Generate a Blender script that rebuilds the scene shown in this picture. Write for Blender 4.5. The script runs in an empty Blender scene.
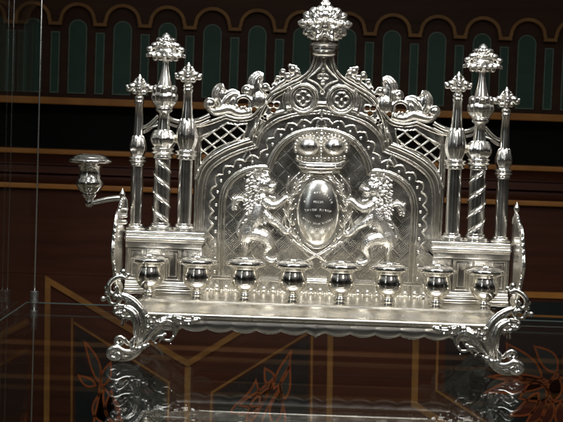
import bpy, bmesh, math, random
import numpy as np
from mathutils import Vector, Matrix
random.seed(7); np.random.seed(7)
PI = math.pi
scn = bpy.context.scene
C = scn.collection

# ------------------------------------------------------------------ camera
CAM = Vector((-0.0244, -1.5, 0.228)); F = 1500.0
psi, pit, rol = math.atan(12.3/1500), math.atan(91.5/1500), math.radians(2.0)
FW = Vector((-math.sin(psi)*math.cos(pit), math.cos(psi)*math.cos(pit), -math.sin(pit)))
R0 = Vector((math.cos(psi), math.sin(psi), 0)); U0 = R0.cross(FW)
RR = R0*math.cos(rol)+U0*math.sin(rol); UU = -R0*math.sin(rol)+U0*math.cos(rol)
cd = bpy.data.cameras.new('camera'); cam = bpy.data.objects.new('camera', cd); C.objects.link(cam)
m3 = Matrix((RR, UU, -FW)).transposed()
cam.matrix_world = Matrix.Translation(CAM) @ m3.to_4x4()
cd.sensor_width = 36; cd.lens = 36*F/563; cd.clip_start = 0.02; cd.clip_end = 60
scn.camera = cam
cd.dof.use_dof = True; cd.dof.focus_distance = 1.44; cd.dof.aperture_fstop = 24

def P(px, py, Y):
    """real point at depth Y for a place measured on the photograph"""
    d = FW*F + RR*(px-281.5) - UU*(py-211)
    t = (Y-CAM.y)/d.y
    return CAM + d*t
def SC(Y): return (Y+1.5)/1.5*0.001      # metres per photo pixel at depth Y
def LZ(px, py): p = P(px, py, 0); return (p.x, p.z)

# ------------------------------------------------------------------ nodes
def mat(name):
    m = bpy.data.materials.new(name); m.use_nodes = True
    nt = m.node_tree; b = nt.nodes['Principled BSDF']
    return m, nt, b
def N(nt, typ, **kw):
    n = nt.nodes.new(typ)
    for k, v in kw.items():
        if k in n.inputs: n.inputs[k].default_value = v
        else: setattr(n, k, v)
    return n
def silver(name, col=(0.85,0.835,0.80), rough=0.16, bump=0.25, bscale=260, fine=0.0):
    m, nt, b = mat(name)
    b.inputs['Metallic'].default_value = 1
    tc = N(nt, 'ShaderNodeTexCoord')
    n1 = N(nt, 'ShaderNodeTexNoise', Scale=bscale, Detail=4.0); nt.links.new(tc.outputs['Object'], n1.inputs['Vector'])
    n2 = N(nt, 'ShaderNodeTexNoise', Scale=45.0, Detail=5.0); nt.links.new(tc.outputs['Object'], n2.inputs['Vector'])
    r = N(nt, 'ShaderNodeMapRange'); r.inputs['From Min'].default_value = .35; r.inputs['From Max'].default_value = .7
    r.inputs['To Min'].default_value = rough*.85; r.inputs['To Max'].default_value = rough*1.25
    nt.links.new(n2.outputs['Fac'], r.inputs['Value']); nt.links.new(r.outputs[0], b.inputs['Roughness'])
    mx = N(nt, 'ShaderNodeMix', data_type='RGBA')
    mx.inputs[6].default_value = (*col, 1); mx.inputs[7].default_value = (col[0]*.87, col[1]*.85, col[2]*.80, 1)
    nt.links.new(n2.outputs['Fac'], mx.inputs[0]); nt.links.new(mx.outputs[2], b.inputs['Base Color'])
    bp = N(nt, 'ShaderNodeBump', Strength=bump, Distance=0.0006)
    nt.links.new(n1.outputs['Fac'], bp.inputs['Height']); nt.links.new(bp.outputs[0], b.inputs['Normal'])
    return m
SIL = silver('silver_polished', rough=0.19, bump=0.12)
CAST = silver('silver_cast', rough=0.2, bump=0.5, bscale=420)
FROST = silver('silver_frosted', col=(.63,.62,.60), rough=0.27, bump=1.0, bscale=620)
PLATE = silver('silver_plate', col=(0.68,0.665,0.625), rough=0.22, bump=0.3, bscale=500)
MEDAL = silver('silver_medallion', col=(.86,.85,.82), rough=0.19, bump=0.05, bscale=90)
SMOOTH = silver('silver_smooth', rough=0.13, bump=0.04, bscale=90)
BRUSH = silver('steel', col=(.55,.56,.56), rough=.28, bump=.1)
DIM = silver('dark_silver', col=(.66,.65,.62), rough=.17, bump=.5, bscale=500)
CHASE = silver('silver_engraved_letters', col=(.80,.79,.76), rough=.5, bump=.3)

def simple(name, col, rough=.5, nscale=None, ncol=None, stretch=(1,1,1), bump=0, spec=.5):
    m, nt, b = mat(name); b.inputs['Roughness'].default_value = rough
    b.inputs['Specular IOR Level'].default_value = spec
    b.inputs['Base Color'].default_value = (*col, 1)
    if nscale:
        tc = N(nt, 'ShaderNodeTexCoord'); mp = N(nt, 'ShaderNodeMapping'); mp.inputs['Scale'].default_value = stretch
        n = N(nt, 'ShaderNodeTexNoise', Scale=nscale, Detail=7.0, Roughness=.65)
        nt.links.new(tc.outputs['Object'], mp.inputs[0]); nt.links.new(mp.outputs[0], n.inputs['Vector'])
        cr = N(nt, 'ShaderNodeMapRange'); cr.inputs['From Min'].default_value = .3; cr.inputs['From Max'].default_value = .7
        nt.links.new(n.outputs['Fac'], cr.inputs['Value'])
        mx = N(nt, 'ShaderNodeMix', data_type='RGBA'); mx.inputs[6].default_value = (*col, 1); mx.inputs[7].default_value = (*ncol, 1)
        nt.links.new(cr.outputs[0], mx.inputs[0]); nt.links.new(mx.outputs[2], b.inputs['Base Color'])
        if bump:
            bp = N(nt, 'ShaderNodeBump', Strength=bump, Distance=.001)
            nt.links.new(n.outputs['Fac'], bp.inputs['Height']); nt.links.new(bp.outputs[0], b.inputs['Normal'])
    return m
WOOD = simple('dark_stained_wood', (.027,.0130,.0075), .5, 5, (.050,.023,.013), (1,1,14), .15, .1)
WOODR = simple('reddish_wood', (.032,.0095,.0050), .45, 6, (.060,.0185,.0092), (1,1,16), .15, .15)
BLACKP = simple('black_painted_wood', (.0025,.0025,.0025), .6, 30, (.005,.005,.004), (1,1,3), 0, .08)
GOLDP = simple('ochre_gold_paint', (.36,.150,.028), .45, 25, (.23,.090,.018), (1,1,1), .1, .3)
GOLDA = simple('dull_gold_paint', (.22,.110,.034), .5, 25, (.12,.056,.016), (1,1,1), .1, .2)  # darker gold tone than the ledges, used on the arcade molding
GOLDL = simple('dull_gold_line', (.25,.115,.030), .5, 25, (.13,.060,.016), (1,1,1), .1, .15)  # toned-down gold for the lower bands and thin lines
GREENP = simple('green_painted_panel', (.014,.042,.030), .5, 30, (.021,.058,.041), (1,1,1), 0, .25)
LINEP = simple('pale_painted_line', (.13,.17,.14), .6, 120, (.07,.10,.08), (1,1,1), 0, .2)
ORNG = simple('orange_painted_flower', (.30,.072,.018), .5, 60, (.16,.042,.012), (1,1,1), 0, .2)
DGREEN = simple('dark_green_painted_leaf', (.013,.020,.019), .5, 60, (.026,.038,.034), (1,1,1), 0, .2)
RUST = simple('rust_red_petal', (.085,.016,.008), .5, 60, (.05,.011,.006), (1,1,1), 0, .2)

def glass(name, tint, top=.72):
    """clear sheet glass: mirror reflection growing with the angle, otherwise see-through"""
    m = bpy.data.materials.new(name); m.use_nodes = True; nt = m.node_tree; nt.nodes.clear()
    g = N(nt, 'ShaderNodeNewGeometry'); dot = N(nt, 'ShaderNodeVectorMath', operation='DOT_PRODUCT')
    nt.links.new(g.outputs['Incoming'], dot.inputs[0]); nt.links.new(g.outputs['Normal'], dot.inputs[1])
    ab = N(nt, 'ShaderNodeMath', operation='ABSOLUTE'); nt.links.new(dot.outputs['Value'], ab.inputs[0])
    su = N(nt, 'ShaderNodeMath', operation='SUBTRACT'); su.inputs[0].default_value = 1; nt.links.new(ab.outputs[0], su.inputs[1])
    pw = N(nt, 'ShaderNodeMath', operation='POWER'); pw.inputs[1].default_value = 5; nt.links.new(su.outputs[0], pw.inputs[0])
    ma = N(nt, 'ShaderNodeMath', operation='MULTIPLY_ADD'); ma.inputs[1].default_value = top; ma.inputs[2].default_value = .04; nt.links.new(pw.outputs[0], ma.inputs[0])
    tr = N(nt, 'ShaderNodeBsdfTransparent'); tr.inputs[0].default_value = (*tint, 1)
    gl = N(nt, 'ShaderNodeBsdfGlossy'); gl.inputs['Roughness'].default_value = .02; gl.inputs['Color'].default_value = (.98,1,.99,1)
    mx = N(nt, 'ShaderNodeMixShader'); nt.links.new(ma.outputs[0], mx.inputs[0]); nt.links.new(tr.outputs[0], mx.inputs[1]); nt.links.new(gl.outputs[0], mx.inputs[2])
    out = N(nt, 'ShaderNodeOutputMaterial'); nt.links.new(mx.outputs[0], out.inputs[0]); return m
GLASS = glass('clear_glass', (.96,.98,.97), .42)
SGLASS = glass('side_pane_glass', (.95,.97,.96), .5)

# ------------------------------------------------------------------ object helpers
def link(name, me, m, parent=None, smooth=True):
    o = bpy.data.objects.new(name, me); C.objects.link(o)
    if m: me.materials.append(m)
    if smooth: me.polygons.foreach_set('use_smooth', [True]*len(me.polygons))
    if parent: o.parent = parent
    return o
def obj(name, bm, m, parent=None, smooth=True, auto=None):
    me = bpy.data.meshes.new(name); bm.normal_update(); bm.to_mesh(me); bm.free()
    o = link(name, me, m, parent, smooth)
    if auto:
        me.set_sharp_from_angle(angle=math.radians(auto))
    return o
def fuse(o, voxel=.0006, it=1, fac=.5):
    md = o.modifiers.new('r', 'REMESH'); md.mode = 'VOXEL'; md.voxel_size = voxel; md.use_smooth_shade = True
    if it:
        s = o.modifiers.new('s', 'SMOOTH'); s.factor = fac; s.iterations = it
    dg = bpy.context.evaluated_depsgraph_get(); dg.update()
    me = bpy.data.meshes.new_from_object(o.evaluated_get(dg))
    o.modifiers.clear(); old = o.data; mats = [x for x in old.materials]; o.data = me
    if not len(me.materials):
        for x in mats: me.materials.append(x)
    me.polygons.foreach_set('use_smooth', [True]*len(me.polygons))
    return o
def mirrored(o, parent=None):
    me = o.data.copy(); me.transform(Matrix.Scale(-1, 4, Vector((1,0,0)))); me.flip_normals()
    c = o.copy(); c.data = me; C.objects.link(c)
    c.location = (-o.location.x, o.location.y, o.location.z); c.parent = parent if parent else o.parent
    return c
def shared(o, parent, loc=None):
    c = o.copy(); C.objects.link(c); c.parent = parent
    if loc is not None: c.location = loc
    return c
def empty(name, loc=(0,0,0)):
    o = bpy.data.objects.new(name, None); C.objects.link(o); o.location = loc; o.empty_display_size = .02
    return o
def tag(o, label=None, cat=None, group=None, kind=None):
    if label: o['label'] = label
    if cat: o['category'] = cat
    if group: o['group'] = group
    if kind: o['kind'] = kind
    return o
def catmull(pts, n=6, closed=False):
    pts = [Vector(p) for p in pts]; out = []; k = len(pts)
    rng = range(k if closed else k-1)
    for i in rng:
        if closed: a, b, c, d = pts[i-1], pts[i], pts[(i+1)%k], pts[(i+2)%k]
        else: a, b, c, d = pts[max(i-1,0)], pts[i], pts[i+1], pts[min(i+2,k-1)]
        for j in range(n):
            t = j/n
            out.append(.5*((2*b)+(c-a)*t+(2*a-5*b+4*c-d)*t*t+(3*b-a-3*c+d)*t**3))
    if not closed: out.append(pts[-1])
    return out
def tube(bm, pts, rad, n=6, seg=10, closed=False, flat=1.0, up=None):
    """swept tube; rad a number or list per control point"""
    k = len(pts)
    if not isinstance(rad, (list, tuple)): rad = [rad]*k
    q = catmull([tuple(p) for p in pts], n, closed)
    r = [v.x for v in catmull([(x, 0, 0) for x in rad], n, closed)]
    rings = []; nrm = None
    for i, p in enumerate(q):
        a = q[i-1] if (i > 0 or closed) else q[i]; b = q[(i+1) % len(q)] if (i < len(q)-1 or closed) else q[i]
        t = (b-a).normalized() if (b-a).length > 1e-9 else Vector((0,0,1))
        if up is not None: s = t.cross(Vector(up)).normalized()
        else:
            if nrm is None: nrm = t.orthogonal().normalized()
            nrm = (nrm - t*nrm.dot(t)).normalized(); s = t.cross(nrm)
        w = s.cross(t)
        rr = max(r[i], 1e-5)
        rings.append([bm.verts.new(p + s*math.cos(2*PI*j/seg)*rr + w*math.sin(2*PI*j/seg)*rr*flat) for j in range(seg)])
    L = len(rings)
    for i in range(L if closed else L-1):
        A, B = rings[i], rings[(i+1) % L]
        for j in range(seg): bm.faces.new((A[j], A[(j+1) % seg], B[(j+1) % seg], B[j]))
    if not closed:
        bm.faces.new(rings[0][::-1]); bm.faces.new(rings[-1])
    return q
def ell(bm, c, r, rot=None, u=14, v=10):
    if not isinstance(r, (list, tuple)): r = (r, r, r)
    M = Matrix.Translation(Vector(c)) @ (rot.to_4x4() if rot else Matrix.Identity(4)) @ Matrix.Diagonal((*r, 1))
    bmesh.ops.create_uvsphere(bm, u_segments=u, v_segments=v, radius=1, matrix=M)
def box(bm, x0, x1, y0, y1, z0, z1, bev=0):
    r = bmesh.ops.create_cube(bm, size=1, matrix=Matrix.Translation(((x0+x1)/2, (y0+y1)/2, (z0+z1)/2)) @ Matrix.Diagonal((x1-x0, y1-y0, z1-z0, 1)))
    if bev:
        es = list({e for v in r['verts'] for e in v.link_edges})
        bmesh.ops.bevel(bm, geom=es, offset=bev, segments=2, affect='EDGES', profile=.6)
def lathe(bm, prof, c=(0,0,0), seg=40, mod=None, cap=True):
    """prof list of (r,z)"""
    rings = []
    for (r, z) in prof:
        ring = []
        for j in range(seg):
            a = 2*PI*j/seg; rr = r*(mod(a, z) if mod else 1)
            ring.append(bm.verts.new((c[0]+rr*math.cos(a), c[1]+rr*math.sin(a), c[2]+z)))
        rings.append(ring)
    for A, B in zip(rings, rings[1:]):
        for j in range(seg): bm.faces.new((A[j], A[(j+1) % seg], B[(j+1) % seg], B[j]))
    if cap: bm.faces.new(rings[0][::-1]); bm.faces.new(rings[-1])
def prism(bm, pts, y0, y1):
    """pts list of (x,z); extruded along Y from y0 (front) to y1 (back)"""
    a = [bm.verts.new((x, y0, z)) for x, z in pts]; b = [bm.verts.new((x, y1, z)) for x, z in pts]
    bm.faces.new(a); bm.faces.new(b[::-1]); k = len(a)
    for i in range(k): bm.faces.new((a[i], b[i], b[(i+1) % k], a[(i+1) % k]))
    bmesh.ops.recalc_face_normals(bm, faces=bm.faces[:])
def frame_strip(bm, pts, w, y0, y1, closed=True):
    """flat band of width w following (x,z) points"""
    k = len(pts); P2 = [Vector(p) for p in pts]; inn = []; out = []
    for i in range(k):
        a = P2[i-1] if (i or closed) else P2[i]; b = P2[(i+1) % k] if (i < k-1 or closed) else P2[i]
        d1 = (P2[i]-a); d2 = (b-P2[i])
        d1 = d1.normalized() if d1.length > 0 else d2.normalized(); d2 = d2.normalized() if d2.length > 0 else d1
        n1 = Vector((-d1.y, d1.x)); n2 = Vector((-d2.y, d2.x)); n = (n1+n2)
        n = n.normalized() if n.length > 1e-6 else n1
        s = w/2/max(n.dot(n1), .35)
        inn.append(P2[i]+n*s); out.append(P2[i]-n*s)
    R = []
    for i in range(k):
        R.append([bm.verts.new((inn[i].x, y0, inn[i].y)), bm.verts.new((out[i].x, y0, out[i].y)),
                  bm.verts.new((out[i].x, y1, out[i].y)), bm.verts.new((inn[i].x, y1, inn[i].y))])
    for i in range(k if closed else k-1):
        A, B = R[i], R[(i+1) % k]
        for j in range(4): bm.faces.new((A[j], A[(j+1) % 4], B[(j+1) % 4], B[j]))
    if not closed: bm.faces.new(R[0]); bm.faces.new(R[-1][::-1])
    bmesh.ops.recalc_face_normals(bm, faces=bm.faces[:])

# ------------------------------------------------------------------ 2D distance fields (numpy)
def seg_dist(X, Z, pts, closed=True):
    pts = np.array(pts); d = np.full(X.shape, 1e9); k = len(pts)
    ins = np.zeros(X.shape, bool)
    for i in range(k if closed else k-1):
        ax, az = pts[i]; bx_, bz = pts[(i+1) % k]
        dx, dz = bx_-ax, bz-az; L = dx*dx+dz*dz
        if L < 1e-16: continue
        t = np.clip(((X-ax)*dx+(Z-az)*dz)/L, 0, 1)
        d = np.minimum(d, (X-ax-t*dx)**2+(Z-az-t*dz)**2)
        if closed:
            cnd = ((az > Z) != (bz > Z))
            with np.errstate(divide='ignore', invalid='ignore'):
                xx = (bx_-ax)*(Z-az)/(bz-az if bz != az else 1e-12)+ax
            ins ^= cnd & (X < xx)
    d = np.sqrt(d)
    return np.where(ins, d, -d) if closed else d
def arc_param(X, Z, pts):
    """arc length of the nearest place on an open outline"""
    d = np.full(X.shape, 1e9); q = np.zeros(X.shape); acc = 0
    for (ax, az), (bx_, bz) in zip(pts, pts[1:]):
        dx, dz = bx_-ax, bz-az; L = math.hypot(dx, dz)
        if L < 1e-9: continue
        t = np.clip(((X-ax)*dx+(Z-az)*dz)/(L*L), 0, 1); e = (X-ax-t*dx)**2+(Z-az-t*dz)**2
        m = e < d; d = np.where(m, e, d); q = np.where(m, acc+t*L, q); acc += L
    return q
def ridge(d, c, w):            # half-round rib at distance c, full width w -> 0..1
    t = np.clip(1-((d-c)/(w/2))**2, 0, 1); return np.sqrt(t)
def sstep(a, b, x): t = np.clip((x-a)/(b-a), 0, 1); return t*t*(3-2*t)
def height_mesh(name, x0, x1, z0, z1, res, fn, yfront, yback, m, parent):
    nx, nz = int((x1-x0)/res)+1, int((z1-z0)/res)+1
    xs = np.linspace(x0, x1, nx); zs = np.linspace(z0, z1, nz); X, Z = np.meshgrid(xs, zs)
    H, S = fn(X, Z)                                  # height, solid-distance (positive inside)
    gz, gx = np.gradient(S, zs[1]-zs[0], xs[1]-xs[0]); g2 = np.maximum(gx*gx+gz*gz, .25)
    neg = (S < 0); near = neg & (S > -res*1.6)
    X2 = np.where(near, X-S*gx/g2, X); Z2 = np.where(near, Z-S*gz/g2, Z)
    idx = np.arange(nx*nz).reshape(nz, nx)
    a, b, c, d = idx[:-1,:-1], idx[:-1,1:], idx[1:,1:], idx[1:,:-1]
    ok = ~neg
    keep = (ok[:-1,:-1] | ok[:-1,1:] | ok[1:,1:] | ok[1:,:-1])
    allnear = lambda M: M[:-1,:-1] & M[:-1,1:] & M[1:,1:] & M[1:,:-1]
    keep &= allnear(ok | near)
    q = np.stack([a[keep], b[keep], c[keep], d[keep]], 1)
    e = np.concatenate([q[:, [0,1]], q[:, [1,2]], q[:, [2,3]], q[:, [3,0]]])
    key = e[:,0].astype(np.int64)*(nx*nz)+e[:,1]; rev = e[:,1].astype(np.int64)*(nx*nz)+e[:,0]
    be = e[~np.isin(key, rev)]
    V = nx*nz
    front = np.stack([X2.ravel(), (yfront-H).ravel(), Z2.ravel()], 1)
    back = np.stack([X2.ravel(), np.full(V, yback), Z2.ravel()], 1)
    verts = np.concatenate([front, back])
    faces = np.concatenate([q, q[:, ::-1]+V, np.stack([be[:,1], be[:,0], be[:,0]+V, be[:,1]+V], 1)])
    used = np.unique(faces); rm = np.full(2*V, -1); rm[used] = np.arange(len(used))
    verts = verts[used]; faces = rm[faces]
    me = bpy.data.meshes.new(name)
    me.vertices.add(len(verts)); me.vertices.foreach_set('co', verts.ravel().astype(np.float32))
    me.loops.add(len(faces)*4); me.loops.foreach_set('vertex_index', faces.ravel().astype(np.int32))
    me.polygons.add(len(faces)); me.polygons.foreach_set('loop_start', np.arange(0, len(faces)*4, 4, dtype=np.int32))
    me.update(calc_edges=True); me.validate()
    o = link(name, me, m, parent)
    me.set_sharp_from_angle(angle=math.radians(62))
    return o

def sym(half):      # mirror a left-half outline (top to bottom) to a closed polygon
    return half+[(-x, z) for x, z in half[::-1]]
def path(*segs):    # each segment a list of photo points, smoothed inside and sharp between
    out = []
    for s in segs:
        if len(s) > 2: q = [(v.x, v.z) for v in catmull([(LZ(*p)[0], 0, LZ(*p)[1]) for p in s], 6)]
        else: q = [LZ(*p) for p in s]
        if out: q = q[1:]
        out += q
    return out
# ------------------------------------------------------------------ THE LAMP
lamp = empty('hanukkah_lamp', (0, -0.05, 0))
tag(lamp, 'ornate silver Hanukkah lamp with crown, lions and eight candle cups on the glass shelf', 'menorah')
OFF = Vector((0, .05, 0))            # children use world coordinates shifted by the root
def part(name, bm, m, parent=None, **k):
    o = obj(name, bm, m, None, **k); o.parent = parent or lamp
    if not parent: o.location = OFF
    return o

mm = .001
# --- backplate relief
SILH = sym(path([(326,50),(313,52)],[(313,52),(312,60),(308,69),(300,76),(286,83),(271,91),(262,101),(256,110)],
    [(256,110),(250,115),(238,116.5),(226,113.5)],[(226,113.5),(214,118),(204,121),(194,123)],[(194,123),(193,200),(192,296)]))
ARCH_A = sym(path([(324.5,110.5),(301,112.5),(287,115.5),(275,120),(265,127.5),(259,135.5),(256,145)],
    [(256,145),(243,149),(229,154.5),(215,163),(207,172),(203.5,184),(202,200)],[(202,200),(201,250),(199.5,296)]))
ARCH_B = sym(path([(323,131),(306,132.5),(291,138),(280,147.5),(273.5,158),(269.5,169.5)],
    [(269.5,169.5),(258,169),(246,171.5),(234,178.5),(226,189),(222.5,202)],[(222.5,202),(221,250),(220,296)]))
LATT = path([(201.5,137),(201.5,152),(201,163)],[(201,163),(206,156),(214,149),(226,143),(242,139)],[(242,139),(245,131),(246,124.5)],
    [(246,124.5),(238,125.5),(227,124)],[(227,124),(215,131.5),(201.5,137)])
SPAN = path([(287.5,89),(276,95),(266.5,105),(260,118),(256,134)],[(256,134),(263,124),(273,116),(287,111.5)],[(287,111.5),(285,100),(287.5,89)])
DIAM = path([(325,58),(322,66),(316,73),(308.5,78.5)],[(308.5,78.5),(316,82),(321,87),(323.5,93)])
DIAM = DIAM+[(-x, z) for x, z in DIAM[::-1]]
cC = LZ(303.2, 98.3); cD = LZ(324.3, 76.5)
zc = LZ(318, 250)[1]
def resamp(pts, n):
    L = [0]
    for p, q in zip(pts, pts[1:]): L.append(L[-1]+math.dist(p, q))
    ts = np.linspace(0, L[-1], n); return list(zip(np.interp(ts, L, [p[0] for p in pts]), np.interp(ts, L, [p[1] for p in pts])))
def mirx(poly): return [(-x, z) for x, z in poly]
def quatre(X, Z, c, off, r, el=1.0):
    d = np.full(X.shape, 1e9)
    for k in range(4):
        a = PI/2*k; d = np.minimum(d, np.hypot(X-c[0]-off*math.cos(a), (Z-c[1]-off*el*math.sin(a)))-r)
    return d
def trefoil(X, Z, c, off, r, rot=0):
    d = np.full(X.shape, 1e9)
    for k in range(3):
        a = rot+2*PI/3*k; d = np.minimum(d, np.hypot(X-c[0]-off*math.cos(a), Z-c[1]-off*math.sin(a))-r)
    return d
def plate_fn(X, Z):
    AX = -np.abs(X)                                    # evaluate on the left half, mirrored
    s = seg_dist(AX, Z, SILH); a = seg_dist(AX, Z, ARCH_A); b = seg_dist(AX, Z, ARCH_B)
    la = seg_dist(AX, Z, LATT); sp = seg_dist(AX, Z, SPAN); di = seg_dist(AX, Z, DIAM)
    ci = 13.4*mm-np.hypot(AX-cC[0], Z-cC[1])
    H = np.zeros(X.shape)
    out = (a < 0)
    zz = Z
    # moulded outer edge
    H += 2.6*mm*ridge(s, 1.6*mm, 3.0*mm)+1.5*mm*ridge(s, 4.3*mm, 1.3*mm)*(la < -1*mm)
    H += -0.9*mm*ridge(s, 3.3*mm, 1.2*mm)
    # outer arch mouldings
    H += np.where(la < -.5*mm, 2.7*mm*ridge(a, -6.3*mm, 5.2*mm), 0)*np.where(sp > 0, 0, 1)*np.where(ci > 0, 0, 1)
    H += -1.6*mm*ridge(a, -2.4*mm, 2.4*mm)
    H += 1.7*mm*ridge(a, -.2*mm, 1.5*mm)+1.3*mm*ridge(a, 2.2*mm, 1.0*mm)
    H = np.where(a > 3*mm, H-.9*mm, H)
    # framed openings
    for f, w in ((la, 1.3), (sp, 1.6), (di, 1.6)):
        H += 1.6*mm*ridge(f, -.7*mm, w*mm)
    H = np.where(sp > 0, H*.3-1.8*mm, H); H = np.where(di > 0, H*.2-1.8*mm, H)
    H = np.where(la > 0, -1.6*mm, H)
    H += np.where(sp > 0, 0, 1.0*mm*ridge(sp, -3*mm, 1.2*mm)*(a < -2*mm)*(s > 3*mm)*(ci < -2*mm))
    H += np.where(sp > 0, 1.1*mm*ridge(sp, 2.2*mm, .9*mm), 0)
    # lattice bars
    ct = LZ(214, 140)
    for sg, th in ((1, 38), (-1, -38)):
        t = math.radians(th); pr = (AX-ct[0])*math.sin(t)-(Z-ct[1])*math.cos(t)+ (2.5*mm if sg > 0 else 0)
        per = 10.2*mm; w = np.abs((pr/per) % 1-.5)*per
        bar = np.clip(1-(w/(1.5*mm)), 0, 1)
        H += np.where(la > 0, 2.2*mm*np.sqrt(bar), 0)
    # round medallions with quatrefoils
    H = np.where(ci > -1.9*mm, np.maximum(2.9*mm*ridge(ci, -.3*mm, 3.2*mm), -1.7*mm*(ci > 1*mm)), H)
    H += 1.0*mm*ridge(ci, 2.7*mm, .9*mm)
    q = quatre(AX, Z, cC, 3.7*mm, 3.4*mm)
    H += np.where(ci > 0, 1.7*mm*ridge(q, 0, 1.5*mm)-1.0*mm*(q < -.7*mm), 0)
    q2 = quatre(AX, Z, cD, 4.0*mm, 2.2*mm, 1.5)
    H += np.where(di > 0, 1.5*mm*ridge(q2, 0, 1.4*mm), 0)
    # trefoil tracery in the spandrel
    cT = LZ(273.5, 106.5); tr = trefoil(AX, Z, cT, 3.4*mm, 2.3*mm, .5)
    cT2 = LZ(264.2, 118); tr2 = trefoil(AX, Z, cT2, 1.9*mm, 1.2*mm, 1.2)
    H += np.where(sp > 0, 1.5*mm*ridge(tr, .9*mm, 1.5*mm)+1.3*mm*ridge(tr2, .7*mm, 1.2*mm), 0)
    # border field between the arches : festoon of chased scallops and stars
    bord = (a > 3*mm) & (b < -3*mm)
    mid = .5*(a-3*mm)-.5*(-b-3*mm)                     # 0 along centre line
    per = 13.5*mm; ph = (arc_param(AX, Z, [((p[0]+q[0])/2, (p[1]+q[1])/2) for p, q in zip(resamp(ARCH_A[:len(ARCH_A)//2], 60), resamp(ARCH_B[:len(ARCH_B)//2], 60))])/per) % 1
    curve = 1.6*mm-4.4*mm*np.abs(np.sin(PI*ph))
    H += np.where(bord, 1.0*mm*ridge(mid-curve, 0, 1.0*mm), 0)
    H += np.where(bord, .8*mm*ridge(np.hypot(mid-4*mm, (ph-.5)*per), 0, 2.4*mm), 0)
    for tcx, tcz in (LZ(322, 121), LZ(248, 156)):
        dd = np.abs(AX-tcx)+np.abs(Z-tcz+2*mm)*.55
        H += np.where(bord, 1.0*mm*np.clip((5.4*mm-dd)/(1.0*mm), 0, 1)*(Z > tcz-5*mm), 0)
    # inner arch mouldings
    H += 2.5*mm*ridge(b, -2.0*mm, 3.6*mm)+1.1*mm*ridge(b, 1.2*mm, 1.0*mm)
    inn = b > 1.6*mm
    H = np.where(inn, H-2.2*mm*sstep(1.2*mm, 3*mm, b), H)
    # engraved diaper : big diagonal squares and fine hatching
    u = (X+Z)/math.sqrt(2); v = (X-Z)/math.sqrt(2); p2 = 12*mm
    du = np.abs((u/p2) % 1-.5)*p2; dv = np.abs((v/p2) % 1-.5)*p2
    H += np.where(inn, -.17*mm*np.clip(1-np.minimum(du, dv)/(.7*mm), 0, 1), 0)
    par = ((np.floor(u/p2+.5)+np.floor(v/p2+.5)) % 2)
    hat = np.where(par > 0, np.sin(2*PI*u/(1.7*mm)), np.sin(2*PI*v/(1.7*mm)))
    H += np.where(inn, .05*mm*hat, 0)
    # repousse unevenness
    H += .14*mm*np.sin(X*310+2*np.sin(Z*170))*np.sin(Z*270+1.5*np.sin(X*230))
    H = np.maximum(H, -5*mm)
    # rim falls off to the edge
    H -= 1.6*mm*np.clip(1-s/(.7*mm), 0, 1)
    # holes
    S = s.copy()
    bars = np.full(X.shape, 1e9)
    for sg, th in ((1, 38), (-1, -38)):
        t = math.radians(th); pr = (AX-ct[0])*math.sin(t)-(Z-ct[1])*math.cos(t)+(2.5*mm if sg > 0 else 0)
        pp = 10.2*mm; w = np.abs((pr/pp) % 1-.5)*pp; bars = np.minimum(bars, w)
    lat = np.minimum(la-.2*mm, bars-1.35*mm)            # positive inside a hole
    S = np.minimum(S, -lat)
    S = np.minimum(S, np.where(sp > .3*mm, tr, 1)); S = np.minimum(S, np.where(sp > .3*mm, tr2, 1))
    return H, S
x0 = min(p[0] for p in SILH)-2*mm; ztop = max(p[1] for p in SILH)+2*mm; zbot = 0.0535
o = height_mesh('backplate', x0, -x0, zbot, ztop, .42*mm, plate_fn, 0, .0072, PLATE, lamp); o.location = OFF

# --- bead row and rail at the foot of the backplate
bm = bmesh.new()
for (y, r) in ((279.5, 1.0), (281.8, 1.8)):
    z = P(318, y, -.006).z; tube(bm, [(-.113, -.006, z), (.113, -.006, z)], r*mm, n=1)
part('rail', bm, SIL)
bm = bmesh.new(); zb = P(318, 291, -.012).z
for i in range(24):
    x = -.108+.216*i/23; ell(bm, (x, -.012, zb), (3.1*mm, 2.8*mm, 3.1*mm))
    ell(bm, (x+.0047, -.010, zb-3.4*mm), (1.7*mm, 1.6*mm, 1.7*mm), u=8, v=6)
box(bm, -.113, .113, -.010, -.0015, zb-6*mm, zb-4.2*mm, .4*mm)
part('bead_molding', bm, SIL)
bm = bmesh.new()
for (ya, yb, d) in ((302.5, 299.5, .026), (299.8, 297.6, .021), (297.9, 296.4, .016)):
    box(bm, -.1115, .1115, -d, -.0006, P(318, ya, -d).z-.001, P(318, yb, -d).z, .7*mm)
part('base_molding', bm, SIL, auto=40)

# --- crown
YC = -.004
crown = bmesh.new()
def Q(px, py, dy=0): p = P(px, py, YC); p.y += dy; return p
for cx in (308.5, 333.8):
    ell(crown, Q(cx, 146.5, -3*mm), (11.6*mm, 9*mm, 9.6*mm), u=36, v=24)
for half in (-1, 1):
    pts = []
    for i in range(15):
        t = i/14; a = PI*(.02+.9*t)
        pts.append(Q(321+half*(26*math.sin(a*.5+.0)**.9 if a < PI else 0)*1.0, 0))
    cxp = 321+half*12.7
    for i in range(13):
        a = math.radians(-20+ i*17)
        ell(crown, Q(cxp+half*13.2*math.cos(a), 147-11.5*math.sin(a), -3*mm), 1.55*mm, u=10, v=8)
for i in range(7): ell(crown, Q(321, 140+3.0*i, -7*mm), 1.5*mm, u=10, v=8)
tube(crown, [Q(321,138,-5*mm), Q(321,150,-6*mm), Q(321,160,-6*mm)], 1.6*mm)
ell(crown, Q(321.6, 134.5, -3*mm), 2.9*mm, u=16, v=12); ell(crown, Q(321.7, 130.8, -3*mm), 1.2*mm)
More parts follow.
